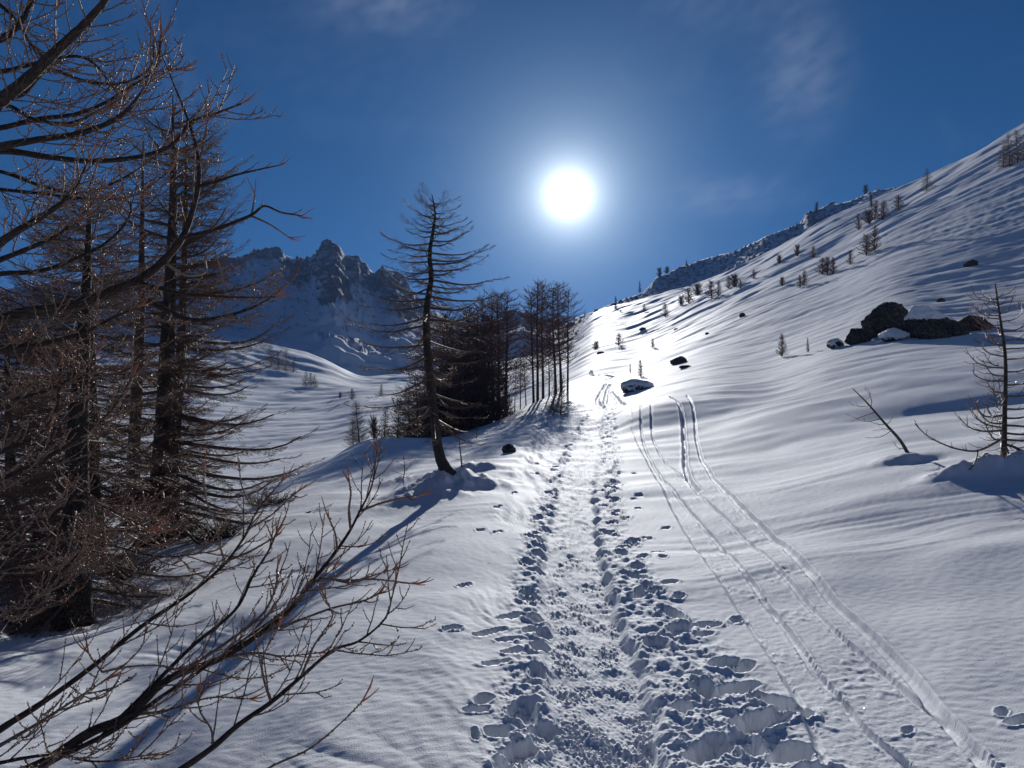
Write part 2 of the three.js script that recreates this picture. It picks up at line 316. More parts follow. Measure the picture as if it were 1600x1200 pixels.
{
  const rows = [];
  for (let d = 0.35; d < 2.2; d *= 1.22) rows.push(d);
  for (let e = EYE / 2.2; e > EYE / 20; e -= 1 / (754 * 1.12)) rows.push(EYE / e);
  for (let d = 20.2; d < 730; d *= 1.0085) rows.push(d);
  const cols = [-40, -6, -3, -2, -1.5, -1.2, -1, -0.9, -0.82, -0.77];
  for (let a = -0.73; a < 0.74;) { cols.push(a); a += (a < -0.3 ? 1.95 : a < -0.1 ? 1.25 : a < 0.36 ? 0.95 : a < 0.5 ? 1.2 : 1.5) / 754; }
  cols.push(0.76, 0.8, 0.86, 0.95, 1.1, 1.3, 1.7, 2.4, 4, 8, 40);
  const R = rows.length, C = cols.length, pos = new Float32Array(R * C * 3), uv = new Float32Array(R * C * 2), idx = new Uint32Array((R - 1) * (C - 1) * 6);
  let k = 0;
  for (let i = 0; i < R; i++) for (let j = 0; j < C; j++, k++) {
    const d = rows[i], x = cols[j] * d;
    pos[k * 3] = x; pos[k * 3 + 1] = snowY(x, d) + trodden(x, d) + tracks(x, d); pos[k * 3 + 2] = -d;
    uv[k * 2] = x * 0.7; uv[k * 2 + 1] = d * 0.7;
  }
  k = 0;
  for (let i = 0; i < R - 1; i++) for (let j = 0; j < C - 1; j++) { const p = i * C + j; idx.set([p, p + 1, p + C, p + 1, p + C + 1, p + C], k); k += 6; }
  const g = new THREE.BufferGeometry();
  g.setAttribute('position', new THREE.BufferAttribute(pos, 3)); g.setAttribute('uv', new THREE.BufferAttribute(uv, 2)); g.setIndex(new THREE.BufferAttribute(idx, 1));
  // the slope behind the walker
  const bp = [], bu = [], bi = [], nr = 40, na = 60;
  for (let i = 0; i <= nr; i++) for (let j = 0; j <= na; j++) {
    const r = 0.3 * Math.pow(2400, i / nr), t = Math.PI * (0.505 + 0.99 * j / na), x = r * Math.sin(t), d = r * Math.cos(t);
    bp.push(x, snowY(x, d), -d); bu.push(x * 0.7, d * 0.7);
    if (i < nr && j < na) { const p = i * (na + 1) + j; bi.push(p, p + 1, p + na + 1, p + 1, p + na + 2, p + na + 1); }
  }
  const b = new THREE.BufferGeometry();
  b.setAttribute('position', new THREE.Float32BufferAttribute(bp, 3)); b.setAttribute('uv', new THREE.Float32BufferAttribute(bu, 2)); b.setIndex(bi);
  const all = mergeGeometries([g, b]); all.computeVertexNormals();
  const n = all.attributes.normal.array; for (let i = 0; i < n.length; i += 3) if (n[i + 1] < 0) { n[i] *= -1; n[i + 1] *= -1; n[i + 2] *= -1; }
  // loose ice plates that catch the sun
  const r = rng(404), crystals = new THREE.InstancedMesh(new THREE.CircleGeometry(1, 6), new THREE.MeshPhysicalMaterial({ name: 'ice plates', color: SNOW.color, roughness: 0.24, side: THREE.DoubleSide }), 9000), M = new THREE.Matrix4(), Q = new THREE.Quaternion(), E = new THREE.Euler();
  for (let k = 0; k < 9000; k++) {
    const e = lerp(0.07, 0.66, Math.pow(r(), 1.1)), d = EYE / e, x = (r() * 1.5 - 0.75) * d, s = (0.0009 + 0.0011 * r()) * Math.sqrt(Math.max(d, 3) / 3);
    M.compose(new THREE.Vector3(x, snowY(x, d) + trodden(x, d) + tracks(x, d) + s * 1.2, -d), Q.setFromEuler(E.set(r() * 6.28, r() * 6.28, r() * 6.28)), new THREE.Vector3(s, s, s)); crystals.setMatrixAt(k, M);
  }
  crystals.name = 'ice_crystals'; crystals.receiveShadow = crystals.castShadow = true; scene.add(tag(crystals, 'loose ice crystals glinting on the snow', null, null, 'stuff'));
  tag(mesh('ground', all, SNOW, scene), 'snow-covered ground with a trodden footpath and ski tracks', null, null, 'structure');
}

// ---------------------------------------------------------------- mountains
const hash = (i) => { const s = Math.sin(i * 127.1) * 43758.5453; return s - Math.floor(s); };
function ridged(x, y, o = 4) { let s = 0, a = 0.5, f = 1; for (let i = 0; i < o; i++) { s += a * (1 - 2 * Math.abs(N2b(x * f, y * f))); a *= 0.5; f *= 2.1; } return s; }
const MOUNTAIN = new THREE.MeshStandardMaterial({ name: 'rock and snow', vertexColors: true, roughness: 0.95 });
// a massif: skyline and foot by bearing, its face between two distances; rock(px, py, n) says how much bare rock shows
function massif({ name, label, sky, foot, d0, d1, pxs, curve, rock, rough, nx, ny, snow = [0.82, 0.84, 0.87], rockColor, edge, shelf }) {
  const fs = pchip(sky.map((p) => p[0]), sky.map((p) => p[1])), ff = pchip(foot.map((p) => p[0]), foot.map((p) => p[1]));
  const pos = [], col = [], idx = [], back = 8;
  for (let j = 0; j <= ny + back; j++) for (let i = 0; i <= nx; i++) {
    const px = lerp(pxs[0], pxs[1], i / nx), t = Math.min(j / ny, 1), over = Math.max(0, j - ny) / back;
    const a = bearing(px), dA = d0(px), dB = d1(px);
    let py = lerp(ff(px), fs(px), curve(t, px));
    let d = lerp(dA, dB, t) + over * 260 + (shelf ? shelf(px, py) : 0);
    const rk = rock(px, py, t);
    let y = EYE + d * rise(py) - over * 190;
    const x = a * d, amp = rough * (0.08 + 0.92 * rk) * sstep(0, 0.1, t);
    const crag = ridged(x * 0.016 + y * 0.012, y * 0.02 + 3, 4), fine = ridged(x * 0.06, y * 0.07 + x * 0.02, 3);
    if (edge) y += edge(px, py, t, x, d);
    d -= amp * (15 * crag + 6 * fine) * (over ? 0.4 : 1);
    y += amp * (4.5 * N2(x * 0.05, d * 0.04) + 2.2 * fine) * (over ? 0.5 : 1) * lerp(0.4, 1, rk);
    pos.push(x, y, -d);
    const v = 0.55 + 0.45 * (0.5 + 0.5 * N2b(x * 0.08, y * 0.1)) + 0.35 * Math.abs(N2(x * 0.02 + y * 0.05, y * 0.35)) + 0.2 * N2b(x * 0.4, y * 0.5), ledge = sstep(0.05, 0.3, N2(x * 0.05 + 7, y * 0.16) + 0.25 * N2b(x * 0.3, y * 0.4) - 0.25);
    const k = clamp(rk * (1 - 0.5 * ledge * (1 - 0.8 * sstep(0.9, 1, rk) * sstep(-0.2, 0.3, N2(x * 0.012, y * 0.012)))));
    col.push(lerp(snow[0], rockColor[0] * v, k), lerp(snow[1], rockColor[1] * v, k), lerp(snow[2], rockColor[2] * v, k));
    if (j < ny + back && i < nx) { const p = j * (nx + 1) + i; idx.push(p, p + 1, p + nx + 1, p + 1, p + nx + 2, p + nx + 1); }
  }
  const g = new THREE.BufferGeometry();
  g.setAttribute('position', new THREE.Float32BufferAttribute(pos, 3)); g.setAttribute('color', new THREE.Float32BufferAttribute(col, 3)); g.setIndex(idx); g.computeVertexNormals();
  return tag(mesh(name, g, MOUNTAIN, scene), label, null, null, 'structure');
}
const blob = (px, py, cx, cy, rx, ry) => 1 - Math.hypot((px - cx) / rx, (py - cy) / ry);
massif({
  name: 'mountain', label: 'craggy rock peak above shaded blue snow slopes at the head of the valley',
  sky: [[-160, 470], [0, 452], [100, 438], [200, 424], [300, 412], [350, 404], [384, 398], [392, 392], [405, 389], [425, 392], [441, 393], [446, 398], [455, 402], [472, 404], [484, 402], [490, 397], [500, 390], [506, 383], [514, 380.5], [522, 381], [531, 382], [537, 388], [541, 396], [547, 398], [553, 400], [562, 405], [565, 414], [572, 417], [577, 421], [590, 424], [599, 423], [603, 420], [612, 422], [622, 426], [632, 436], [640, 448], [650, 464], [662, 474], [680, 486], [700, 497], [730, 506], [757, 508], [780, 500], [798, 491], [812, 488], [826, 492], [845, 503], [870, 508], [900, 506], [1000, 500]],
  foot: [[-160, 600], [200, 590], [320, 560], [420, 566], [500, 592], [560, 600], [640, 588], [700, 580], [800, 566], [1000, 540]],
  d0: (px) => lerp(420, 470, sstep(400, 900, px)), d1: (px) => 745 + 60 * sstep(600, 300, px) + 30 * Math.sin(px * 0.02),
  pxs: [-160, 1000], nx: 720, ny: 170, rough: 1,
  curve: (t, px) => { const k = 0.42 + 0.08 * Math.sin(px * 0.021); return t < k ? 0.52 * (t / k) : 0.52 + 0.48 * Math.pow((t - k) / (1 - k), 0.85); },
  rock: (px, py, t) => {
    const w = 9 * N2(px * 0.03, py * 0.03) + 5 * N2b(px * 0.09, py * 0.09), x = px + w, y = py + w * 0.7;
    let m = Math.max(blob(x, y, 523, 395, 34, 24), blob(x, y, 528, 438, 30, 36) * 1.4, blob(x, y, 513, 464, 18, 16) * 1.3, blob(x, y, 480, 420, 34, 14), blob(x, y, 412, 395, 38, 12), blob(x, y, 556, 420, 24, 22) * 0.8, blob(x, y, 622, 447, 32, 26), blob(x, y, 590, 440, 34, 20) * 0.35, blob(x, y, 640, 478, 38, 20) * 0.8, blob(x, y, 470, 440, 16, 10) * 0.7, blob(x, y, 345, 410, 60, 8) * 0.7);
    m = sstep(-0.12, 0.2, m + 0.14 * N2b(px * 0.11, py * 0.13));
    const wood = sstep(690, 740, px) * sstep(0.55, 0.75, t + 0.1 * N2(px * 0.05, py * 0.05)) * 0.95;
    const stones = sstep(0.52, 0.66, N2(px * 0.16, py * 0.3) * 0.6 + N2b(px * 0.05 + 3, py * 0.08) * 0.5) * sstep(560, 470, py) * 0.9;
    return Math.max(m, wood, stones);
  },
  rockColor: [0.17, 0.13, 0.105],
  shelf: (px, py) => {   // level shelves in the lower slope that the sun just reaches
    let s = 0;
    for (const [x0, y0, x1, y1, w, len] of [[470, 517, 622, 560, 3.2, 24], [548, 546, 615, 568, 3, 20], [570, 524, 640, 541, 2.2, 18], [530, 514, 562, 522, 1.6, 14], [620, 536, 690, 548, 2.4, 20]]) {
      const k = (px - x0) / (x1 - x0), line = lerp(y0, y1, k) + 2.5 * N2(px * 0.05, x0) + 1.0 * N2b(px * 0.16, y0);
      s += len * sstep(-0.3, 0.3, k) * sstep(1.3, 0.75, k) * sstep(line + w, line - w, py) * (1 + 0.1 * N2(px * 0.02, y0 + 9));
    }
    return s;
  },
  edge: (px, py, t, x, d) => sstep(0, 0.08, t) * sstep(0.5, 0.25, t) * sstep(430, 520, px) * (4.5 * Math.abs(N2(x * 0.02, d * 0.02)) + 3 * N2b(x * 0.03, d * 0.05)),
});
massif({
  name: 'rocky_ridge', label: 'shaded rocky ridge with patchy snow behind the right-hand hillside',
  sky: [[860, 520], [905, 494], [930, 486], [950, 477], [975, 468], [1000, 458], [1014, 448], [1026, 433], [1040, 428], [1055, 421], [1075, 413], [1100, 405], [1120, 399], [1150, 392], [1175, 381], [1200, 368], [1215, 362], [1232, 356], [1246, 352], [1252, 346], [1260, 334], [1275, 328], [1290, 322], [1310, 318], [1335, 312], [1355, 303], [1375, 297], [1400, 294], [1430, 296], [1500, 300]],
  foot: [[860, 540], [950, 510], [1000, 500], [1100, 462], [1200, 420], [1300, 375], [1400, 345], [1500, 330]],
  d0: () => 400, d1: (px) => 520 + 20 * Math.sin(px * 0.03), pxs: [860, 1500], nx: 360, ny: 46, rough: 0.42,
  curve: (t) => t,
  rock: (px, py, t) => {
    const n = N2(px * 0.09, py * 0.13) * 0.6 + N2b(px * 0.25, py * 0.3) * 0.5;
    return clamp(sstep(0.1, 0.45, n + 0.28 * t + 0.5 * Math.max(0, blob(px, py, 1272, 342, 32, 26)) - 0.12)) * 0.95;
  },
  rockColor: [0.15, 0.125, 0.11],
});

// ---------------------------------------------------------------- wood: tubes, twigs, spurs
class Tubes {
  constructor() { this.p = []; this.n = []; this.c = []; this.i = []; this.u = []; }
  tube(pts, rad, sides, color) {   // rad(t), color(t) -> [r, g, b]
    const n = pts.length, T = new THREE.Vector3(), A = new THREE.Vector3(), B = new THREE.Vector3(), v = new THREE.Vector3();
    T.subVectors(pts[1], pts[0]).normalize();
    A.set(0, 1, 0); if (Math.abs(T.y) > 0.8) A.set(1, 0, 0);
    A.addScaledVector(T, -A.dot(T)).normalize();
    const start = this.p.length / 3; let along = 0;
    for (let k = 0; k < n; k++) {
      if (k) along += pts[k].distanceTo(pts[k - 1]);
      T.subVectors(pts[Math.min(k + 1, n - 1)], pts[Math.max(k - 1, 0)]).normalize();
      A.addScaledVector(T, -A.dot(T)).normalize(); B.crossVectors(T, A);
      const t = k / (n - 1), r = rad(t), c = color(t);
      for (let s = 0; s <= sides; s++) {
        const w = s / sides * 2 * Math.PI; v.copy(A).multiplyScalar(Math.cos(w)).addScaledVector(B, Math.sin(w));
        this.p.push(pts[k].x + v.x * r, pts[k].y + v.y * r, pts[k].z + v.z * r); this.n.push(v.x, v.y, v.z); this.c.push(c[0], c[1], c[2]); this.u.push(s / sides * Math.max(1, Math.round(rad(0) * 14)), along * 1.2);
        if (k < n - 1 && s < sides) { const q = start + k * (sides + 1) + s; this.i.push(q, q + 1, q + sides + 1, q + 1, q + sides + 2, q + sides + 1); }
      }
    }
    return this;
  }
  get empty() { return !this.i.length; }
  geo() {
    const g = new THREE.BufferGeometry();
    g.setAttribute('position', new THREE.Float32BufferAttribute(this.p, 3)); g.setAttribute('normal', new THREE.Float32BufferAttribute(this.n, 3));
    g.setAttribute('color', new THREE.Float32BufferAttribute(this.c, 3)); g.setAttribute('uv', new THREE.Float32BufferAttribute(this.u, 2)); g.setIndex(this.i);
    return g;
  }
}
const barkMap = noiseTexture(256, (u, v) => 0.5 + 0.28 * ring(u, v, 1.7) + 0.22 * ring(u, v, 4.3) + 0.12 * ring(u, v, 9));
const barkTint = noiseTexture(256, (u, v) => { const k = clamp(0.72 + 0.3 * ring(u, v, 2.6) + 0.16 * ring(u, v, 8)); return [k, k * (0.97 + 0.03 * ring(u, v, 1.2)), k * 0.97]; });
barkTint.colorSpace = THREE.SRGBColorSpace;
const BARK = new THREE.MeshStandardMaterial({ name: 'larch bark', vertexColors: true, roughness: 0.85, bumpMap: barkMap, bumpScale: 0.02, map: barkTint });
const TWIG = new THREE.MeshPhysicalMaterial({ name: 'larch twig', vertexColors: true, roughness: 0.6, specularIntensity: 0.6 });
const BROWN = [0.175, 0.125, 0.095], GREY = [0.17, 0.145, 0.125], RUST = [0.5, 0.2, 0.1], DARK = [0.075, 0.06, 0.05];
const mix = (a, b, t) => [lerp(a[0], b[0], t), lerp(a[1], b[1], t), lerp(a[2], b[2], t)];
const UP = new THREE.Vector3(0, 1, 0);
// a path that starts at p along dir and bends: sag pulls it down at first, lift turns its end up
function grow(r, p, dir, len, n, sag, lift, wob) {
  const pts = [p.clone()], d = dir.clone().normalize(), q = p.clone();
  for (let k = 1; k <= n; k++) {
    const t = k / n;
    d.x += (r() - 0.5) * wob; d.z += (r() - 0.5) * wob; d.y += (r() - 0.5) * wob - sag * (1 - t) / n * 2 + lift * t / n * 2;
    d.normalize(); q.addScaledVector(d, len / n); pts.push(q.clone());
  }
  return pts;
}
const pointOn = (pts, t) => { const f = clamp(t, 0, 0.9999) * (pts.length - 1), k = Math.floor(f); return new THREE.Vector3().lerpVectors(pts[k], pts[k + 1], f - k); };
const dirOn = (pts, t) => { const k = Math.min(Math.floor(clamp(t, 0, 0.9999) * (pts.length - 1)), pts.length - 2); return new THREE.Vector3().subVectors(pts[k + 1], pts[k]).normalize(); };
const smooth = (pts, n) => new THREE.CatmullRomCurve3(pts, false, 'centripetal').getPoints(n);
// short side shoots along a branch
function twigs(r, tb, pts, { every, len, rad, from = 0.12, hang = 0.3, up = 0.3, sub = 0, spurs = null, tip = RUST, sides = 3, wob = 0.25, body = BROWN, segs = 3 }) {
  let total = 0; for (let k = 1; k < pts.length; k++) total += pts[k].distanceTo(pts[k - 1]);
  let side = r() < 0.5 ? 1 : -1;
  for (let s = total * from; s < total * 0.985; s += every * (0.6 + 0.8 * r())) {
    const t = s / total, p = pointOn(pts, t), d = dirOn(pts, t), w = new THREE.Vector3().crossVectors(d, UP).normalize(); side = -side;
    const roll = (r() - 0.5) * 1.6, out = w.multiplyScalar(side * Math.cos(roll)).addScaledVector(UP, Math.sin(roll) - hang * r());
    const dir = d.multiplyScalar(0.75 + 0.5 * r()).addScaledVector(out, 0.9);
    const L = len * (0.35 + 0.65 * (1 - t * 0.65)) * (0.5 + 0.8 * r()), path = grow(r, p, dir, L, segs, hang * 0.5, up, wob);
    const k = r() < 0.4 ? 1 : 0.35 + 0.4 * r();
    tb.tube(path, (q) => rad * (1 - 0.55 * q), sides, (q) => mix(body, tip, k * sstep(0.45, 1, q)));
    if (spurs) spurs(path, L);
    if (sub > 0 && L > len * 0.4) twigs(r, tb, path, { every: every * 0.8, len: L * 0.45, rad: rad * 0.75, from: 0.3, hang, up, sub: sub - 1, spurs, tip, sides, wob, body, segs: 2 });
  }
}
const spurGeo = new THREE.OctahedronGeometry(1, 0); spurGeo.scale(0.8, 1.25, 0.8);
const SPUR = new THREE.MeshPhysicalMaterial({ name: 'spur shoots', color: new THREE.Color().setRGB(0.3, 0.17, 0.1), roughness: 0.5, flatShading: true });
class Scatter {
  constructor() { this.m = []; }
  along(r, pts, L, step, size) {
    for (let s = step; s < L; s += step * (0.7 + 0.6 * r())) {
      const p = pointOn(pts, s / L), k = size * (0.7 + 0.6 * r());
      p.x += (r() - 0.5) * size * 1.3; p.y += (r() - 0.5) * size * 1.3; p.z += (r() - 0.5) * size * 1.3;
      this.m.push(new THREE.Matrix4().compose(p, new THREE.Quaternion().setFromEuler(new THREE.Euler(r() * 3, r() * 3, r() * 3)), new THREE.Vector3(k, k, k)));
    }
  }
  build(name, geo, mat, parent) {
    const im = new THREE.InstancedMesh(geo, mat, this.m.length); im.name = name; this.m.forEach((m, k) => im.setMatrixAt(k, m)); im.castShadow = im.receiveShadow = true; im.userData.kind = 'stuff'; parent.add(im); return im;
  }
}

// sprays of fine twigs, one metre long along x
const SPRAYS = [1, 2, 3, 4].map((n) => {
  const r = rng(5000 + n * 17), tb = new Tubes(), stem = grow(r, new THREE.Vector3(), new THREE.Vector3(1, -0.1, 0), 1, 5, 0.25, 0.5, 0.22);
  const body = [0.14, 0.1, 0.078], tip = [0.34, 0.15, 0.085];
  tb.tube(stem, (q) => 0.0095 * (1 - 0.5 * q), 3, (q) => mix(body, tip, sstep(0.6, 1, q)));
  for (let i = 0; i < 13; i++) {
    const q = 0.08 + 0.88 * i / 13, a = (i % 2 ? 1 : -1) * (0.7 + 0.7 * r()) + (r() < 0.25 ? 1.4 : 0), path = grow(r, pointOn(stem, q), new THREE.Vector3(0.75, Math.cos(a * 1.1) * 0.5 - 0.35, Math.sin(a)), (0.45 - 0.28 * q) * (0.5 + 0.9 * r()), 3, 0.3, 0.6, 0.3);
    tb.tube(path, (z) => 0.0062 * (1 - 0.45 * z), 3, (z) => mix(body, tip, sstep(0.4, 1, z) * (i % 3 ? 0.5 : 1)));
    for (let s = 0; s < 3; s++) { const p2 = grow(r, pointOn(path, 0.25 + 0.25 * s), new THREE.Vector3(0.6, 0.3 * (r() - 0.6), (r() - 0.5) * 2), 0.06 + 0.1 * r(), 1, 0, 0, 0.2); tb.tube(p2, () => 0.0046, 3, () => mix(body, tip, 0.4 * r())); }
  }
  return tb.geo();
});
// ---- a full larch: trunk, limbs (each a part), twigs and cones
function larch(o) {
  const r = rng(o.seed), root = base(o.name, o.at), tk = new Tubes();
  const axis = smooth(o.axis.map((p) => new THREE.Vector3(...p)), 22);
  tk.tube(axis, (t) => o.r0 * Math.pow(1 - t, o.taper ?? 1.0) * (1 + 0.6 * Math.exp(-t * 26)) + 0.007, 9, () => o.trunkColor ?? GREY);
  const trunk = mesh('trunk', tk.geo(), BARK, root);
  const sprays = SPRAYS.map(() => new Scatter()), cones = new Scatter();
  for (let k = 0; k < o.limbs; k++) {
    const t = lerp(o.lowest ?? 0.1, 0.97, Math.pow((k + 0.5 * r()) / o.limbs, o.pack ?? 0.9)), p = pointOn(axis, t);
    let az = k * 2.4 + r() * 0.9; if (o.face !== undefined && r() < 0.35) az = o.face + (r() - 0.5) * 1.8;
    const L = o.reach * (o.shape ? o.shape(t, az) : (1 - t) ** 0.7 * (t < 0.25 ? 0.6 + 1.6 * t : 1)) * (0.55 + 0.6 * r());
    if (L < 0.12) continue;
    const low = 1 - t, dir = new THREE.Vector3(Math.cos(az), lerp(o.rise ?? 0.45, -0.22, Math.pow(low, 0.6)) + (r() - 0.5) * 0.25, Math.sin(az));
    const pts = grow(r, p, dir, L, 9, (o.sag ?? 0.5) * low, o.lift ?? 0.75, 0.11), r0 = (o.limbR ?? 0.022) * (0.45 + 0.55 * L / o.reach), lb = new Tubes();
    lb.tube(pts, (q) => r0 * (1 - 0.78 * q) + 0.003, 5, () => mix(BROWN, DARK, r() * 0.5));
    const step = o.spray ?? 0.1;
    for (let s = step, side = 1; s < L; s += step * (0.6 + 0.8 * r())) {
      side = -side;
      const q = s / L, d = dirOn(pts, q), w = new THREE.Vector3().crossVectors(d, UP).normalize().multiplyScalar(side * (0.35 + 0.7 * r()));
      const d2 = d.clone().multiplyScalar(0.8).add(w).addScaledVector(UP, (r() - 0.7) * 0.5).normalize(), l2 = (o.sprayLen ?? 0.5) * (0.4 + 0.7 * r()) * (1.15 - 0.6 * q) * Math.min(1, 0.5 + L);
      const z = new THREE.Vector3().crossVectors(d2, UP).normalize().applyAxisAngle(d2, (r() - 0.5) * 1.2), y = new THREE.Vector3().crossVectors(z, d2), at = pointOn(pts, q);
      sprays[k % 4].m.push(new THREE.Matrix4().makeBasis(d2, y, z).scale(new THREE.Vector3(l2, l2 * (0.9 + 0.2 * r()), l2)).setPosition(at));
      if (o.cones && r() < o.cones * 0.6) cones.along(r, [at, at.clone().addScaledVector(d2, l2)], l2, 0.14, 0.015);
    }
    { const d2 = dirOn(pts, 0.99), z = new THREE.Vector3().crossVectors(d2, UP).normalize(), y = new THREE.Vector3().crossVectors(z, d2); sprays[k % 4].m.push(new THREE.Matrix4().makeBasis(d2, y, z).scale(new THREE.Vector3(0.35, 0.35, 0.35)).setPosition(pts[pts.length - 1])); }
    mesh('branch', lb.geo(), TWIG, root);
  }
  sprays.forEach((s, i) => { if (s.m.length) s.build('twigs', SPRAYS[i], TWIG, root); });
  if (cones.m.length) cones.build('cones', spurGeo, SPUR, root);
  tag(root, o.label, 'larch tree', o.group);
  return root;
}

// ---------------------------------------------------------------- the larches on the left bank
const deep = (g, dd) => ({ ...g, y: snowY(g.x, g.d) - dd });
{
  const g = ground(115, 962), s = g.s, at = vec(g, -0.15);
  larch({ name: 'larch', seed: 21, at, height: 4.6, r0: 0.17, axis: [[0, 0, 0], [0.02, 1.0, 0], [0.06, 2.2, 0.02], [0.12, 3.4, 0], [0.17, 4.6, 0]], limbs: 80, spray: 0.06, pack: 1.1, reach: 1.9, lowest: 0.1, every: 0.047, limbR: 0.024, twigR: 0.0048, face: 2.6, cones: 0.05, sag: 0.7, trunkColor: [0.1, 0.085, 0.07], label: 'old larch with a thick dark trunk, nearest of the bare larches on the left bank' }); void s;
}
{
  const g = ground(240, 848), k = g.s;
  larch({ name: 'larch', seed: 33, at: vec(g, -0.15), height: 720 * k, r0: 0.2, axis: [[0, 0, 0], [12 * k, 120 * k, 0], [22 * k, 330 * k, 0], [30 * k, 540 * k, 0], [30 * k, 715 * k, 0]], limbs: 104, spray: 0.075, pack: 1.15, reach: 2.75, lowest: 0.09, every: 0.055, limbR: 0.04, twigR: 0.007, face: 0.25, cones: 0.35, sag: 0.75, lift: 0.85, side: 6, label: 'tallest larch of the left bank, its cone-hung lower limbs sweeping right over the snow' });
}
{
  const d = ground(240, 848).d + 0.25, g = spot(268, d), k = g.s;
  larch({ name: 'larch', seed: 34, at: vec(g, -0.15), height: 640 * k, r0: 0.12, axis: [[0, 0, 0], [4 * k, 130 * k, 0], [16 * k, 330 * k, 0], [22 * k, 520 * k, 0], [24 * k, 670 * k, 0]], limbs: 54, spray: 0.08, reach: 1.7, lowest: 0.25, every: 0.061, limbR: 0.02, twigR: 0.0058, cones: 0.3, face: 0.3, label: 'slimmer larch stem close against the right side of the tallest larch' });
}
{
  const d = ground(240, 848).d + 1.5, g = spot(206, d), k = g.s;
  larch({ name: 'larch', seed: 35, at: vec(g, -0.2), height: 620 * k, r0: 0.13, axis: [[0, 0, 0], [4 * k, 160 * k, 0], [14 * k, 360 * k, 0], [16 * k, 500 * k, 0], [18 * k, 640 * k, 0]], limbs: 76, spray: 0.07, pack: 1.2, reach: 1.9, lowest: 0.12, every: 0.066, limbR: 0.022, twigR: 0.0062, cones: 0.15, label: 'slender straight larch just left of the tallest larch' });
}
{
  const d = ground(115, 962).d + 3.2, g = spot(150, d), k = g.s;
  larch({ name: 'larch', seed: 36, at: vec(g, -0.2), height: 620 * k, r0: 0.11, axis: [[0, 0, 0], [-4 * k, 160 * k, 0], [-8 * k, 360 * k, 0], [-10 * k, 500 * k, 0], [-12 * k, 600 * k, 0]], limbs: 80, spray: 0.06, pack: 1.15, reach: 1.9, lowest: 0.1, every: 0.058, limbR: 0.022, twigR: 0.0055, face: 2.4, sag: 0.7, label: 'pale-stemmed larch between the thick dark trunk and the slender straight larch' });
}
{
  const d = ground(115, 962).d + 2.4, g = spot(20, d), k = g.s;
  larch({ name: 'larch', seed: 37, at: vec(g, -0.2), height: 420 * k, r0: 0.1, axis: [[0, 0, 0], [-2 * k, 160 * k, 0], [-8 * k, 330 * k, 0], [-10 * k, 480 * k, 0]], limbs: 86, spray: 0.055, reach: 1.8, lowest: 0.08, every: 0.055, limbR: 0.022, twigR: 0.0052, sag: 0.7, label: 'bushy larch at the left edge of the picture, lower than its neighbours' });
}
// low dead-brown shrubs at the foot of the larches
function shrub(seed, px, py, w, h, label) {
  const r = rng(seed), g = ground(px, py), root = base('low_shrub', vec(g, -0.02)), k = g.s, tb = new Tubes(), st = new Tubes();
  for (let i = 0; i < 90; i++) {
    const az = r() * 6.28, el = 0.15 + 0.9 * r(), L = h * k * (0.6 + 0.7 * r()), dir = new THREE.Vector3(Math.cos(az), el, Math.sin(az));
    const p = new THREE.Vector3((r() - 0.5) * w * k * 0.8, 0, (r() - 0.5) * w * k * 0.5), path = grow(r, p, dir, L, 3, 0.2, 0.3, 0.4);
    (i < 14 ? st : tb).tube(path, (q) => (i < 14 ? 0.008 : 0.005) * (1 - 0.5 * q), 3, () => DARK);
    twigs(r, tb, path, { every: 0.03, len: 0.13, rad: 0.0045, body: DARK, tip: [0.1, 0.065, 0.04], hang: 0.3, segs: 2 });
  }
  mesh('stems', st.geo(), TWIG, root); mesh('twigs', tb.geo(), TWIG, root).userData.kind = 'stuff';
  tag(root, label, 'shrub');
}
shrub(61, 345, 838, 60, 34, 'dark low shrub on the snow right of the tallest larch trunk');
shrub(62, 420, 787, 56, 24, 'flat brown shrub poking out at the brink of the left bank');
shrub(63, 200, 905, 70, 40, 'dark shrub between the thick larch trunk and the tallest larch');
shrub(64, 60, 960, 90, 46, 'dark brushwood left of the thick larch trunk');

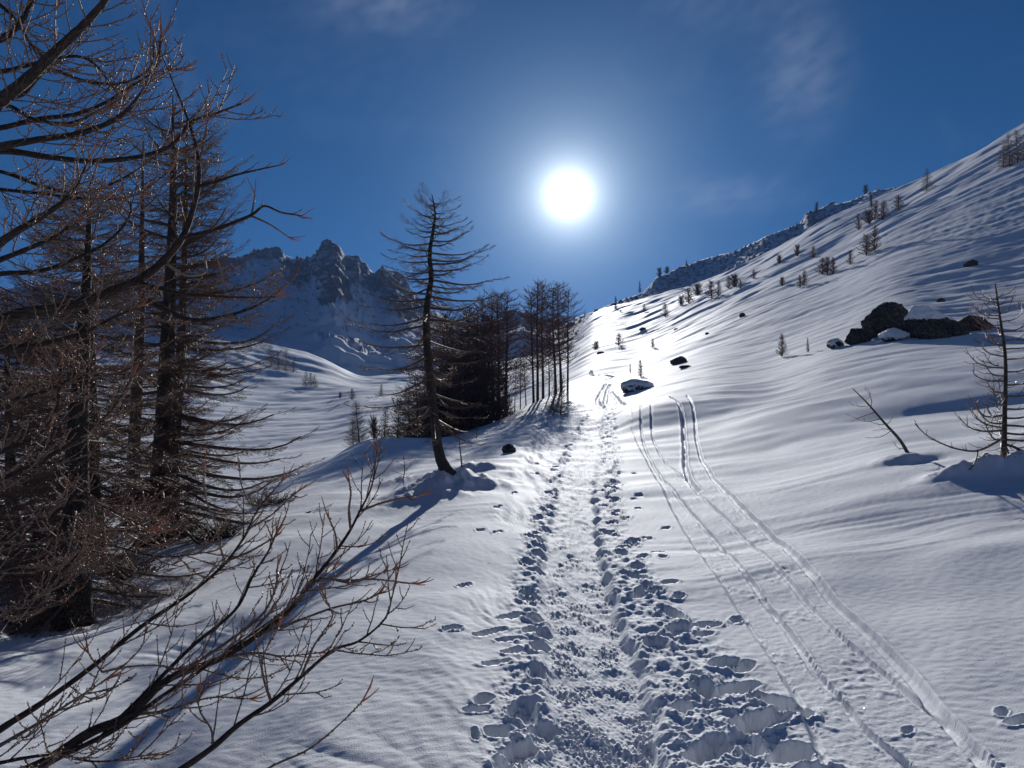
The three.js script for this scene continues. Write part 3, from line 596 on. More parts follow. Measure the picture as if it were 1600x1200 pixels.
// ---------------------------------------------------------------- the larch at the left edge whose boughs hang into the view
const place = (px, py, d) => new THREE.Vector3(bearing(px) * d, EYE + rise(py) * d, -d);
function boughTree({ name, label, category, trunk, boughs, seed, fork }) {
  const r = rng(seed), root = base(name, trunk.at), off = trunk.at, tk = new Tubes();
  tk.tube(smooth(trunk.axis.map((p) => p.clone().sub(off)), 18), (t) => trunk.r * (1 - (trunk.taper ?? 0.6) * t), 10, () => GREY);
  mesh('trunk', tk.geo(), BARK, root);
  const tw = new Tubes(), spurs = new Scatter();
  for (const b of boughs) {
    const raw = b.p.map(([px, py, d]) => place(px, py, d).sub(off)), pts = smooth(raw, raw.length * 5), lb = new Tubes();
    const dm = b.p[0][2], k = dm / F, r0 = b.w[0] * 0.43 * k, r1 = b.w[1] * 0.27 * k;
    lb.tube(pts, (t) => lerp(r0, r1, Math.pow(t, 0.8)) * (1 + 0.08 * N2(t * 23, r0 * 900)), r0 > 0.008 ? 8 : 5, (t) => mix(b.pale ? [0.3, 0.26, 0.2] : BROWN, RUST, (b.rust ?? 0.5) * sstep(b.rustFrom ?? 0.7, 1, t)));
    mesh('branch', lb.geo(), r0 > 0.008 ? BARK : TWIG, root);
    let L = 0; for (let q = 1; q < pts.length; q++) L += pts[q].distanceTo(pts[q - 1]);
    const add = (path, len) => spurs.along(r, path, len, 0.011, 0.0032);
    { const e = pts[pts.length - 1], d = dirOn(pts, 0.98); for (let q = 0; q < 3; q++) { const p = grow(r, e, d.clone().add(new THREE.Vector3((r() - 0.5) * 0.9, (r() - 0.4) * 0.9, (r() - 0.5) * 0.6)), 0.03 + 0.06 * r(), 3, 0, 0.3, 0.3); tw.tube(p, (z) => 0.003 * (1 - 0.6 * z), 4, () => RUST); } }
    if (r0 < 0.016) spurs.along(r, pts, L, 0.009, 0.0045);
    if (b.twigs !== 0) twigs(r, tw, pts, { every: 0.055 / (b.twigs ?? 1), len: b.len ?? 0.3, rad: 0.0028, from: b.from ?? 0.15, hang: b.hang ?? 0.25, up: b.up ?? 0.55, sub: b.sub ?? 1, spurs: add, segs: 5, wob: 0.2, sides: 4 });
  }
  mesh('twigs', tw.geo(), TWIG, root).userData.kind = 'stuff';
  spurs.build('spur_shoots', spurGeo, SPUR, root);
  tag(root, label, category);
}
{
  const g = spot(-230, 2.9), at = vec(g, -0.1), up = (y) => new THREE.Vector3(at.x - 0.02 * y, at.y + y, at.z - 0.03 * y);
  const J = (py) => [-225, py, 2.9];
  boughTree({
    name: 'near_larch', seed: 101, category: 'larch tree', label: 'larch just beyond the left edge, its big boughs reaching into the view against the sky',
    trunk: { at, axis: [up(0), up(1), up(2.2), up(3.6), up(5)], r: 0.15, taper: 0.5 },
    boughs: [
      { p: [J(300), [-60, 215, 2.7], [0, 158, 2.6], [38, 128, 2.55], [87, 81, 2.5], [130, 40, 2.45], [165, 0, 2.4], [205, -60, 2.35]], w: [30, 10], twigs: 0.8, len: 0.4, rust: 0.2, from: 0.3 },
      { p: [J(420), [-80, 250, 2.7], [0, 229, 2.6], [60, 218, 2.6], [130, 207, 2.6], [190, 180, 2.6], [225, 140, 2.6], [245, 96, 2.6], [252, 55, 2.6]], w: [18, 5], len: 0.3, rust: 0.8, from: 0.3 },
      { p: [J(430), [-60, 250, 2.8], [0, 236, 2.8], [80, 246, 2.8], [150, 252, 2.8], [230, 242, 2.85], [272, 224, 2.9], [297, 192, 2.9], [335, 178, 2.9], [377, 162, 2.9]], w: [16, 5], len: 0.34, rust: 0.9, from: 0.3 },
      { p: [J(400), [-60, 205, 3.0], [0, 200, 3.0], [60, 186, 3.0], [120, 178, 3.0], [165, 160, 3.05], [210, 132, 3.1], [245, 112, 3.1], [283, 108, 3.1]], w: [14, 4], len: 0.3, rust: 0.8, from: 0.3 },
      { p: [J(330), [-50, 110, 2.9], [0, 112, 2.9], [60, 98, 2.9], [120, 88, 2.9], [145, 98, 2.95], [165, 120, 3], [197, 166, 3]], w: [12, 3], len: 0.28, from: 0.3 },
      { p: [J(350), [-40, 140, 3.1], [30, 150, 3.1], [75, 110, 3.1], [130, 126, 3.15], [190, 130, 3.2], [235, 105, 3.2], [240, 62, 3.2]], w: [12, 5], len: 0.25, rust: 0.9, from: 0.35 },
      { p: [J(600), [-90, 560, 2.9], [-10, 512, 2.9], [30, 492, 2.9], [110, 480, 3.0], [160, 462, 3.1], [220, 436, 3.2], [258, 405, 3.3], [285, 371, 3.35], [300, 332, 3.4], [311, 280, 3.4], [308, 238, 3.4], [294, 188, 3.4], [274, 138, 3.4], [252, 84, 3.4]], w: [34, 3], len: 0.3, twigs: 0.45, rust: 0.15, from: 0.25 },
      { p: [[286, 371, 3.35], [332, 360, 3.4], [372, 345, 3.4], [396, 334, 3.4], [412, 322, 3.4], [440, 332, 3.4], [471, 337, 3.4]], w: [9, 3.5], len: 0.16, twigs: 0.5, rust: 0.95, rustFrom: 0.5, sub: 0 },
      { p: [[394, 338, 3.4], [420, 350, 3.4], [452, 371, 3.4]], w: [4.5, 3], twigs: 0, rust: 1, rustFrom: 0.2 },
      { p: [[392, 340, 3.4], [396, 320, 3.4], [398, 303, 3.4]], w: [4.5, 3], twigs: 0, rust: 0.9, rustFrom: 0.2 },
      { p: [[312, 291, 3.4], [340, 283, 3.4], [370, 273, 3.4], [400, 266, 3.4], [437, 258, 3.4]], w: [7, 3.5], len: 0.12, twigs: 0.5, rust: 0.95, rustFrom: 0.4, sub: 0 },
      { p: [[308, 262, 3.4], [316, 235, 3.4], [322, 205, 3.4], [325, 176, 3.4]], w: [5, 3.5], twigs: 0, rust: 0.8, rustFrom: 0.3 },
      { p: [[255, 408, 3.3], [290, 430, 3.3], [320, 425, 3.3], [322, 400, 3.35], [345, 385, 3.35]], w: [6, 4], twigs: 0, pale: true, rust: 0 },
      { p: [[335, 392, 3.35], [342, 412, 3.35], [348, 434, 3.35]], w: [4, 4], twigs: 0, pale: true, rust: 0 },
      { p: [[215, 440, 3.2], [280, 458, 3.1], [340, 463, 3.1], [400, 465, 3.1], [432, 464, 3.1]], w: [7, 4], len: 0.2, twigs: 0.6, rust: 1, rustFrom: 0.1, sub: 0 },
      { p: [[230, 470, 3.2], [300, 500, 3.2], [360, 492, 3.2], [400, 478, 3.2], [430, 462, 3.2]], w: [12, 3], len: 0.3, twigs: 1.3, rust: 0.4 },
      { p: [J(520), [-60, 420, 2.5], [0, 379, 2.4], [32, 358, 2.4], [63, 340, 2.4], [100, 313, 2.4], [121, 287, 2.4], [138, 250, 2.4]], w: [18, 4], len: 0.25, rust: 0.4, from: 0.3 },
      { p: [J(540), [-60, 430, 2.6], [0, 406, 2.6], [50, 386, 2.6], [85, 370, 2.6], [120, 344, 2.6], [150, 310, 2.6]], w: [14, 4], len: 0.28, rust: 0.6, from: 0.3 },
      { p: [J(560), [-60, 440, 2.9], [0, 428, 2.9], [60, 424, 2.9], [110, 408, 2.9], [170, 376, 2.95], [205, 330, 3.0], [192, 300, 3.0]], w: [14, 4], len: 0.3, rust: 0.6, from: 0.3 },
      { p: [J(450), [-60, 290, 3.1], [0, 296, 3.1], [60, 302, 3.1], [140, 311, 3.1], [210, 305, 3.1], [262, 270, 3.1]], w: [11, 4], len: 0.3, rust: 0.6, from: 0.3 },
      { p: [J(440), [-60, 262, 3.3], [0, 268, 3.3], [70, 292, 3.3], [130, 302, 3.3], [180, 285, 3.35], [235, 250, 3.4], [262, 222, 3.4]], w: [11, 4], len: 0.3, rust: 0.5, from: 0.3 },
      { p: [J(420), [-50, 190, 2.8], [10, 165, 2.8], [50, 185, 2.8], [110, 192, 2.8], [160, 170, 2.8], [195, 150, 2.8]], w: [11, 4], len: 0.3, from: 0.35 },
      { p: [J(280), [-60, 90, 2.5], [0, 62, 2.5], [30, 38, 2.5], [50, 0, 2.5], [62, -40, 2.5]], w: [16, 7], len: 0.25, rust: 0.7, from: 0.4 },
      { p: [J(240), [-60, -20, 2.6], [0, 8, 2.6], [30, 38, 2.6], [45, 64, 2.6], [66, 86, 2.6]], w: [10, 4], len: 0.2, from: 0.4 },
      { p: [J(620), [-60, 560, 2.7], [0, 545, 2.7], [60, 538, 2.7], [130, 520, 2.7], [180, 495, 2.7], [215, 480, 2.7]], w: [18, 4], len: 0.3, twigs: 1.3, rust: 0.5, from: 0.25 },
      { p: [J(660), [-60, 640, 2.8], [0, 628, 2.8], [60, 615, 2.8], [110, 592, 2.8], [150, 555, 2.8]], w: [14, 4], len: 0.35, twigs: 1.5, rust: 0.5, from: 0.25 },
      { p: [J(760), [-60, 720, 2.7], [0, 706, 2.7], [50, 685, 2.7], [85, 650, 2.7], [93, 600, 2.7], [96, 570, 2.7]], w: [14, 6], len: 0.3, twigs: 1, rust: 0.9, rustFrom: 0.6, from: 0.25 },
      { p: [J(800), [-60, 770, 2.6], [0, 750, 2.6], [60, 722, 2.6], [130, 680, 2.6], [175, 640, 2.6], [208, 586, 2.6]], w: [14, 5], len: 0.3, twigs: 1, rust: 0.9, rustFrom: 0.55, from: 0.25 },
      { p: [J(880), [-60, 880, 2.5], [0, 848, 2.5], [70, 815, 2.5], [130, 770, 2.5], [160, 790, 2.5], [230, 825, 2.5]], w: [12, 3], len: 0.3, twigs: 1.2, from: 0.25 },
      { p: [J(960), [-60, 985, 2.5], [0, 962, 2.5], [60, 925, 2.5], [110, 880, 2.5], [150, 835, 2.5], [230, 830, 2.5]], w: [12, 3], len: 0.3, twigs: 1.3, from: 0.25 },
      { p: [J(900), [-60, 905, 2.8], [0, 890, 2.8], [80, 870, 2.8], [150, 850, 2.8], [250, 870, 2.8], [330, 862, 2.8]], w: [11, 3], len: 0.35, twigs: 1.2, from: 0.25 },
    ],
  });
}
{
  const g = spot(-330, 2.1), at = vec(g, -0.15), q = (px, py, d) => place(px, py, d);
  const J = [-200, 1310, 2.25];
  boughTree({
    name: 'leaning_larch', seed: 202, category: 'larch tree', label: 'young larch leaning in from the bottom left corner, bare boughs rising to the right',
    trunk: { at, axis: [at.clone(), q(-290, 1390, 2.12), q(-240, 1340, 2.2), q(-170, 1290, 2.28)], r: 0.05, taper: 0.4 },
    boughs: [
      { p: [[-210, 1310, 2.22], [-80, 1200, 2.35], [0, 1140, 2.4], [60, 1102, 2.45], [140, 1045, 2.5], [222, 978, 2.6], [300, 925, 2.7], [350, 882, 2.75], [382, 838, 2.8], [402, 798, 2.85], [440, 752, 2.9]], w: [19, 3.5], len: 0.3, twigs: 0.8, rust: 0.7, rustFrom: 0.85, from: 0.3 },
      { p: [[352, 880, 2.75], [343, 850, 2.75], [338, 825, 2.75], [322, 780, 2.75], [318, 734, 2.75]], w: [4.5, 3], pale: true, twigs: 0.3, len: 0.1, sub: 0, rust: 0.2 },
      { p: [[402, 798, 2.85], [390, 785, 2.85], [378, 760, 2.85], [374, 732, 2.85]], w: [4, 3], pale: true, twigs: 0, rust: 0.5 },
      { p: [[356, 876, 2.75], [390, 862, 2.75], [418, 846, 2.75], [430, 838, 2.75]], w: [5, 4], twigs: 0.4, len: 0.1, sub: 0, rust: 0.9, rustFrom: 0.9 },
      { p: [[390, 826, 2.8], [430, 800, 2.8], [455, 775, 2.8], [465, 768, 2.8]], w: [3.5, 2.5], twigs: 0.3, len: 0.1, sub: 0 },
      { p: [[-190, 1300, 2.26], [-60, 1240, 2.3], [60, 1196, 2.35], [140, 1145, 2.4], [200, 1118, 2.45], [262, 1062, 2.5], [344, 1029, 2.6], [401, 994, 2.65], [459, 946, 2.7], [490, 905, 2.75], [511, 880, 2.8], [545, 832, 2.85], [563, 797, 2.9], [580, 762, 2.9], [589, 704, 2.9]], w: [25, 4], len: 0.34, twigs: 0.9, rust: 0.9, rustFrom: 0.9, from: 0.25 },
      { p: [[-190, 1305, 2.26], [-40, 1262, 2.3], [80, 1190, 2.35], [180, 1140, 2.4], [250, 1090, 2.45], [310, 1050, 2.5], [380, 1000, 2.55], [430, 965, 2.6], [470, 930, 2.65], [520, 890, 2.7]], w: [15, 3], len: 0.35, twigs: 0.9, from: 0.25 },
      { p: [[-160, 1330, 2.3], [0, 1300, 2.3], [180, 1262, 2.3], [286, 1200, 2.3], [333, 1167, 2.3], [372, 1133, 2.35], [424, 1097, 2.4], [470, 1058, 2.45], [522, 1015, 2.5], [560, 1002, 2.55], [602, 966, 2.6], [612, 935, 2.6], [618, 909, 2.6]], w: [17, 3], len: 0.35, twigs: 0.8, rust: 0.5, from: 0.4 },
      { p: [[300, 1290, 2.2], [420, 1200, 2.25], [480, 1172, 2.3], [530, 1132, 2.3], [566, 1096, 2.3]], w: [6, 3], twigs: 0, rust: 0.8, rustFrom: 0.85 },
      { p: [[150, 1160, 2.4], [230, 1080, 2.5], [300, 1010, 2.55], [370, 950, 2.6], [395, 900, 2.65], [420, 860, 2.7], [432, 832, 2.7]], w: [10, 5], len: 0.2, twigs: 0.8, rust: 0.95, rustFrom: 0.75 },
      { p: [[230, 1085, 2.5], [300, 1040, 2.5], [360, 1000, 2.5], [410, 960, 2.55], [430, 920, 2.55], [434, 884, 2.55]], w: [8, 5], len: 0.2, twigs: 0.7, rust: 0.95, rustFrom: 0.75 },
      { p: [[459, 946, 2.7], [500, 905, 2.7], [545, 910, 2.7], [580, 900, 2.7], [614, 890, 2.7]], w: [6, 3], len: 0.16, twigs: 0.6, sub: 0, rust: 0.8, rustFrom: 0.5 },
      { p: [[500, 903, 2.7], [540, 907, 2.7], [580, 905, 2.7], [648, 912, 2.7]], w: [5, 4], len: 0.15, twigs: 0.6, sub: 0, rust: 0.8, rustFrom: 0.6 },
      { p: [[560, 800, 2.9], [590, 788, 2.9], [620, 780, 2.9], [655, 774, 2.9]], w: [5, 5], len: 0.1, twigs: 0.4, sub: 0, rust: 0.95, rustFrom: 0.3 },
      { p: [[548, 828, 2.85], [545, 800, 2.85], [548, 770, 2.85], [546, 755, 2.85]], w: [5, 4], twigs: 0, rust: 0.8, rustFrom: 0.5 },
      { p: [[527, 862, 2.8], [524, 835, 2.8], [514, 810, 2.8]], w: [5, 4], twigs: 0, rust: 0.9, rustFrom: 0.4 },
      { p: [[410, 990, 2.6], [460, 972, 2.6], [520, 950, 2.6], [570, 938, 2.6], [591, 928, 2.6]], w: [6, 4], len: 0.2, twigs: 0.9, sub: 0, rust: 0.8, rustFrom: 0.7 },
      { p: [[470, 1058, 2.45], [490, 1010, 2.45], [520, 960, 2.45], [510, 940, 2.45]], w: [5, 3], len: 0.15, twigs: 0.8, sub: 0 },
      { p: [[424, 1097, 2.4], [412, 1060, 2.4], [410, 1030, 2.4], [435, 980, 2.4]], w: [6, 3], len: 0.2, twigs: 0.8, sub: 0 },
      { p: [[333, 1167, 2.3], [330, 1140, 2.3], [312, 1110, 2.3], [310, 1085, 2.3]], w: [5, 3], len: 0.2, twigs: 0.8, sub: 0 },
      { p: [[340, 1030, 2.6], [400, 1020, 2.6], [440, 1025, 2.6], [500, 1020, 2.6]], w: [6, 3], len: 0.2, twigs: 1, sub: 0 },
      { p: [[200, 1118, 2.45], [260, 1110, 2.45], [330, 1090, 2.45], [390, 1092, 2.45]], w: [6, 3], len: 0.25, twigs: 1.1, sub: 0 },
      { p: [[160, 1050, 2.5], [200, 1042, 2.5], [250, 1040, 2.5], [275, 1045, 2.5]], w: [5, 4], pale: true, len: 0.1, twigs: 0.3, sub: 0, rust: 0 },
      { p: [[160, 1050, 2.5], [148, 1035, 2.5], [138, 1020, 2.5]], w: [4, 4], twigs: 0, rust: 1, rustFrom: 0.1 },
      { p: [[0, 1165, 2.35], [60, 1130, 2.35], [130, 1085, 2.35], [170, 1060, 2.35]], w: [8, 3], len: 0.3, twigs: 1, from: 0.1 },
      { p: [[-80, 1215, 2.3], [0, 1192, 2.3], [80, 1180, 2.3], [150, 1190, 2.3], [230, 1180, 2.3]], w: [10, 3], len: 0.3, twigs: 1.1, from: 0.1 },
    ],
  });
}

// ---------------------------------------------------------------- the lone larch beside the path and the saplings
{
  const g = ground(702, 765), k = g.s, ax = [[0, 0, 0], [-14 * k, 30 * k, 0.05], [-22 * k, 80 * k, 0], [-30 * k, 150 * k, 0], [-36 * k, 230 * k, 0], [-34 * k, 275 * k, 0], [-28 * k, 310 * k, 0], [-31 * k, 345 * k, 0], [-25 * k, 385 * k, 0], [-22 * k, 410 * k, 0], [-27 * k, 440 * k, 0]];
  larch({ name: 'crooked_larch', seed: 58, at: vec(g, -0.05), height: 440 * k, r0: 0.086, axis: ax, taper: 0.95, limbs: 88, pack: 1.1, reach: 1.35, lowest: 0.2, every: 0.055, limbR: 0.022, twigR: 0.0065, twigLen: 0.2, side: 7, sag: 0.55, lift: 0.6,
    shape: (t, az) => (t < 0.5 ? 0.8 + 0.2 * Math.sin(t * 6) : (1 - t) * 1.55 + 0.05) * (t < 0.3 ? 0.8 : 1) * (Math.cos(az) > 0.3 && t < 0.4 ? 0.75 : 1), trunkColor: [0.1, 0.085, 0.078], spray: 0.105, sprayLen: 0.36, rise: 0.1, label: 'lone larch with a crooked curved trunk between the path and the grove' });
}
function sapling(o) {
  const r = rng(o.seed), root = base(o.name ?? 'larch_sapling', o.at), tk = new Tubes(), ax = smooth(o.axis.map((p) => new THREE.Vector3(...p)), 16);
  tk.tube(ax, (t) => o.r0 * (1 - 0.8 * t), 7, (t) => mix(GREY, RUST, 0.6 * sstep(0.7, 1, t))); mesh('trunk', tk.geo(), BARK, root);
  const tw = new Tubes(); let n = 0;
  for (const b of o.limbs) {
    const pts = b.pts ? smooth(b.pts.map((p) => new THREE.Vector3(...p)), 12) : grow(r, pointOn(ax, b.t), new THREE.Vector3(Math.cos(b.az), b.el, Math.sin(b.az)), b.L, 8, b.sag ?? 0.3, b.lift ?? 0.9, 0.14), lb = new Tubes(), r0 = b.r ?? o.limbR;
    lb.tube(pts, (t) => r0 * (1 - 0.7 * t), 5, (t) => mix(BROWN, RUST, 0.7 * sstep(0.6, 1, t))); mesh('branch', lb.geo(), TWIG, root); n++;
    twigs(r, tw, pts, { every: o.every ?? 0.13, len: o.twigLen ?? 0.2, rad: (o.twigR ?? 0.004), hang: 0.15, up: 0.6, segs: 3, from: 0.25 });
  }
  if (!tw.empty) mesh('twigs', tw.geo(), TWIG, root).userData.kind = 'stuff';
  tag(root, o.label, o.category ?? 'sapling', o.group);
  return root;
}
{
  const g = ground(1568, 738), k = g.s, L = [], r = rng(4);
  for (let i = 0; i < 46; i++) { const t = 0.2 + 0.74 * (i + r() * 0.6) / 46; L.push({ t, az: i * 2.1 + r(), el: -0.05 + 0.25 * t, L: (95 * (1 - t) + 26) * k * (0.6 + 0.7 * r()), r: 0.016 * (1.1 - t * 0.7), lift: 1.5, sag: 0.45 }); }
  const P = (px, py, z = 0) => [(px - 1568) * k, (716 - py) * k, z];
  L.push({ pts: [P(1562, 688), P(1545, 692, 0.1), P(1520, 702, 0.15), P(1495, 703, 0.2), P(1460, 694, 0.22), P(1430, 678, 0.22), P(1413, 661, 0.22)], r: 0.016 });
  L.push({ pts: [P(1515, 702, 0.15), P(1505, 712, 0.25), P(1495, 724, 0.3), P(1486, 730, 0.32)], r: 0.011 });
  for (const [x, y, z] of [[1590, 712, 0.2], [1580, 722, 0.3], [1546, 722, 0.25], [1555, 724, 0.3], [1596, 705, 0.05]]) L.push({ pts: [P(1566, 694), P(lerp(1566, x, 0.6), 700, z * 0.5), P(x, y, z)], r: 0.018 });
  sapling({ seed: 5, at: vec(g), axis: [P(1568, 722), P(1569, 690), P(1570, 640), P(1571, 560), P(1563, 500), P(1555, 444)], r0: 0.036, limbs: L, limbR: 0.014, every: 0.08, twigLen: 0.2, twigR: 0.0055, label: 'larch sapling on a snow mound, upright orange-brown leader, right of the leaning stem' });
}
{
  const g = ground(1418, 712), k = g.s, P = (px, py, z = 0) => [(px - 1418) * k, (712 - py) * k, z];
  const L = [[1393, 678, 1376, 688, 1355, 690], [1398, 680, 1380, 675, 1362, 678], [1383, 668, 1368, 668, 1340, 658], [1375, 660, 1352, 664, 1327, 652], [1366, 650, 1345, 656, 1330, 664], [1356, 640, 1342, 640, 1326, 638], [1360, 644, 1362, 630, 1355, 612], [1350, 632, 1357, 622, 1354, 611], [1384, 670, 1386, 662, 1390, 655], [1412, 706, 1403, 705, 1399, 694]].map(([a, b, c, d, e, f], i) => ({ pts: [P(a, b), P(c, d, 0.05 * (i % 3)), P(e, f, 0.09 * (i % 3 - 1))], r: 0.006 }));
  sapling({ seed: 6, name: 'young_larch', at: vec(g), axis: [P(1420, 716), P(1407, 694), P(1382, 666), P(1356, 636), P(1332, 612)], r0: 0.028, limbs: L, limbR: 0.006, every: 0.1, twigLen: 0.12, twigR: 0.003, label: 'thin bare stem leaning left out of the snow, left of the mound sapling' });
}
{
  const g = ground(1640, 812), k = g.s, P = (px, py, z = 0) => [(px - 1640) * k, (812 - py) * k, z];
  const L = [[1632, 790, 1610, 800, 1582, 806], [1636, 780, 1605, 786, 1580, 770], [1640, 770, 1612, 778, 1592, 766], [1640, 760, 1660, 760, 1680, 745], [1638, 795, 1660, 790, 1690, 780]].map(([a, b, c, d, e, f]) => ({ pts: [P(a, b), P(c, d, 0.05), P(e, f, 0.1)], r: 0.006 }));
  sapling({ seed: 7, at: vec(g), axis: [P(1640, 816), P(1638, 780), P(1644, 720)], r0: 0.02, limbs: L, limbR: 0.006, every: 0.08, twigLen: 0.14, label: 'twigs of a sapling reaching in at the right edge below the snow mound' });
}
{
  const g = ground(722, 741), k = g.s, P = (x, y, z = 0) => [x * k, y * k, z], L = []; const r = rng(8);
  for (let i = 0; i < 14; i++) L.push({ t: 0.15 + 0.8 * i / 14, az: i * 2.2 + r(), el: 0.0, L: (26 - 14 * i / 14) * k * (0.7 + 0.6 * r()), r: 0.005 });
  sapling({ seed: 9, at: vec(g, -0.05), axis: [P(0, 0), P(-1, 24), P(-4, 52), P(-4, 72)], r0: 0.02, limbs: L, limbR: 0.005, every: 0.12, twigLen: 0.12, label: 'thin little sapling standing on the snow bank right of the crooked larch' });
}
{
  const list = [[744, 686, 34, 'tiny bare shrub behind the crooked larch, on the sunlit bank'], [630, 752, 40, 'few bare twigs sticking out of the snow left of the crooked larch']];
  list.forEach(([px, py, h, label], q) => {
    const g = ground(px, py), k = g.s, r = rng(300 + q), L = [];
    for (let i = 0; i < 7; i++) L.push({ t: 0.1 + 0.12 * i, az: i * 2.3 + r(), el: 0.4, L: h * 0.55 * k * (0.6 + 0.7 * r()), r: 0.006 });
    sapling({ seed: 310 + q, name: 'bare_shrub', category: 'shrub', at: vec(g, -0.05), axis: [[0, 0, 0], [0.03, h * 0.5 * k, 0], [0, h * k, 0]], r0: 0.014, limbs: L, limbR: 0.006, every: 0.1, twigLen: 0.2, label });
  });
}

// ---------------------------------------------------------------- trees further off: trunk and crown, built once per kind
function farTree(kind, seed) {   // one metre tall; scaled where it stands
  const r = rng(seed), tk = new Tubes(), cr = new Tubes(), K = {
    tall: { limbs: 66, low: 0.3, reach: 0.14, r0: 0.0135, tw: 0.0019, every: 0.013, len: 0.07, el: 0.25, col: [0.11, 0.08, 0.07], tip: [0.32, 0.14, 0.085], shape: (t) => 0.55 + 0.75 * Math.sin(Math.PI * Math.pow((t - 0.3) / 0.72, 0.8)) },
    bushy: { limbs: 90, low: 0.04, reach: 0.27, r0: 0.016, tw: 0.0031, every: 0.02, len: 0.1, el: 0.12, col: [0.1, 0.075, 0.065], tip: [0.24, 0.12, 0.08], shape: (t) => Math.pow(1 - t, 0.75) * 1.15 + 0.05 },
    dense: { limbs: 100, low: 0.02, reach: 0.27, r0: 0.018, tw: 0.0034, every: 0.019, len: 0.1, el: 0.08, col: [0.1, 0.08, 0.072], tip: [0.17, 0.105, 0.08], shape: (t) => Math.pow(1 - t, 0.7) * 1.1 + 0.05 },
    small: { limbs: 54, low: 0.05, reach: 0.36, r0: 0.026, tw: 0.0095, every: 0.042, len: 0.14, el: 0.35, col: [0.1, 0.068, 0.055], tip: [0.26, 0.11, 0.06], shape: (t) => Math.pow(1 - t, 0.7) * 1.0 + 0.1 },
    conifer: { limbs: 54, low: 0.04, reach: 0.24, r0: 0.025, tw: 0.011, every: 0.04, len: 0.11, el: -0.05, col: [0.03, 0.035, 0.025], tip: [0.04, 0.048, 0.03], shape: (t) => Math.pow(1 - t, 0.85) + 0.03 },
    bush: { limbs: 50, low: 0.02, reach: 0.6, r0: 0.02, tw: 0.015, every: 0.06, len: 0.24, el: 0.9, col: [0.085, 0.06, 0.05], tip: [0.16, 0.08, 0.05], shape: (t) => 1 - 0.5 * t },
  }[kind];
  const lean = (r() - 0.5) * 0.05, ax = smooth([[0, -0.03, 0], [lean * 0.4, 0.3, 0], [lean, 0.65, (r() - 0.5) * 0.02], [lean * 0.8, 1, 0]].map((p) => new THREE.Vector3(...p)), 8);
  tk.tube(ax, (t) => K.r0 * (1 - 0.85 * t), 5, () => mix(K.col, DARK, 0.4));
  for (let i = 0; i < K.limbs; i++) {
    const t = K.low + (0.985 - K.low) * (i + r()) / K.limbs, az = i * 2.4 + r(), L = K.reach * K.shape(t) * (0.55 + 0.65 * r());
    const pts = grow(r, pointOn(ax, t), new THREE.Vector3(Math.cos(az), K.el + (r() - 0.5) * 0.4, Math.sin(az)), L, 4, 0.35, 0.6, 0.25);
    cr.tube(pts, (q) => K.tw * 1.5 * (1 - 0.6 * q), 3, (q) => mix(K.col, K.tip, 0.4 * q));
    twigs(r, cr, pts, { every: K.every, len: K.len, rad: K.tw, body: K.col, tip: K.tip, hang: 0.35, up: 0.4, segs: 1, from: 0.08, wob: 0.3 });
  }
  const g = new THREE.Group(); mesh('trunk', tk.geo(), BARK, g); mesh('crown', cr.geo(), TWIG, g); return g;
}
const KINDS = {}; for (const [k, n] of [['tall', 3], ['bushy', 3], ['dense', 3], ['small', 5], ['conifer', 2], ['bush', 3]]) KINDS[k] = Array.from({ length: n }, (_, i) => farTree(k, 900 + i * 7 + k.length * 31));
let turnN = 0;
function stand(name, kind, g, h, label, group, category = 'larch tree', wide = 1) {
  const o = KINDS[kind][turnN % KINDS[kind].length].clone(); turnN++;
  o.name = numbered(name); o.position.copy(vec(g, -0.02 * h)); o.rotation.set(0.09 * Math.sin(turnN * 2.3), turnN * 1.9, 0.09 * Math.sin(turnN * 3.1)); wide *= 0.8 + 0.5 * hash(turnN); o.scale.set(h * wide, h, h * wide); scene.add(o);
  return tag(o, label, category, group);
}
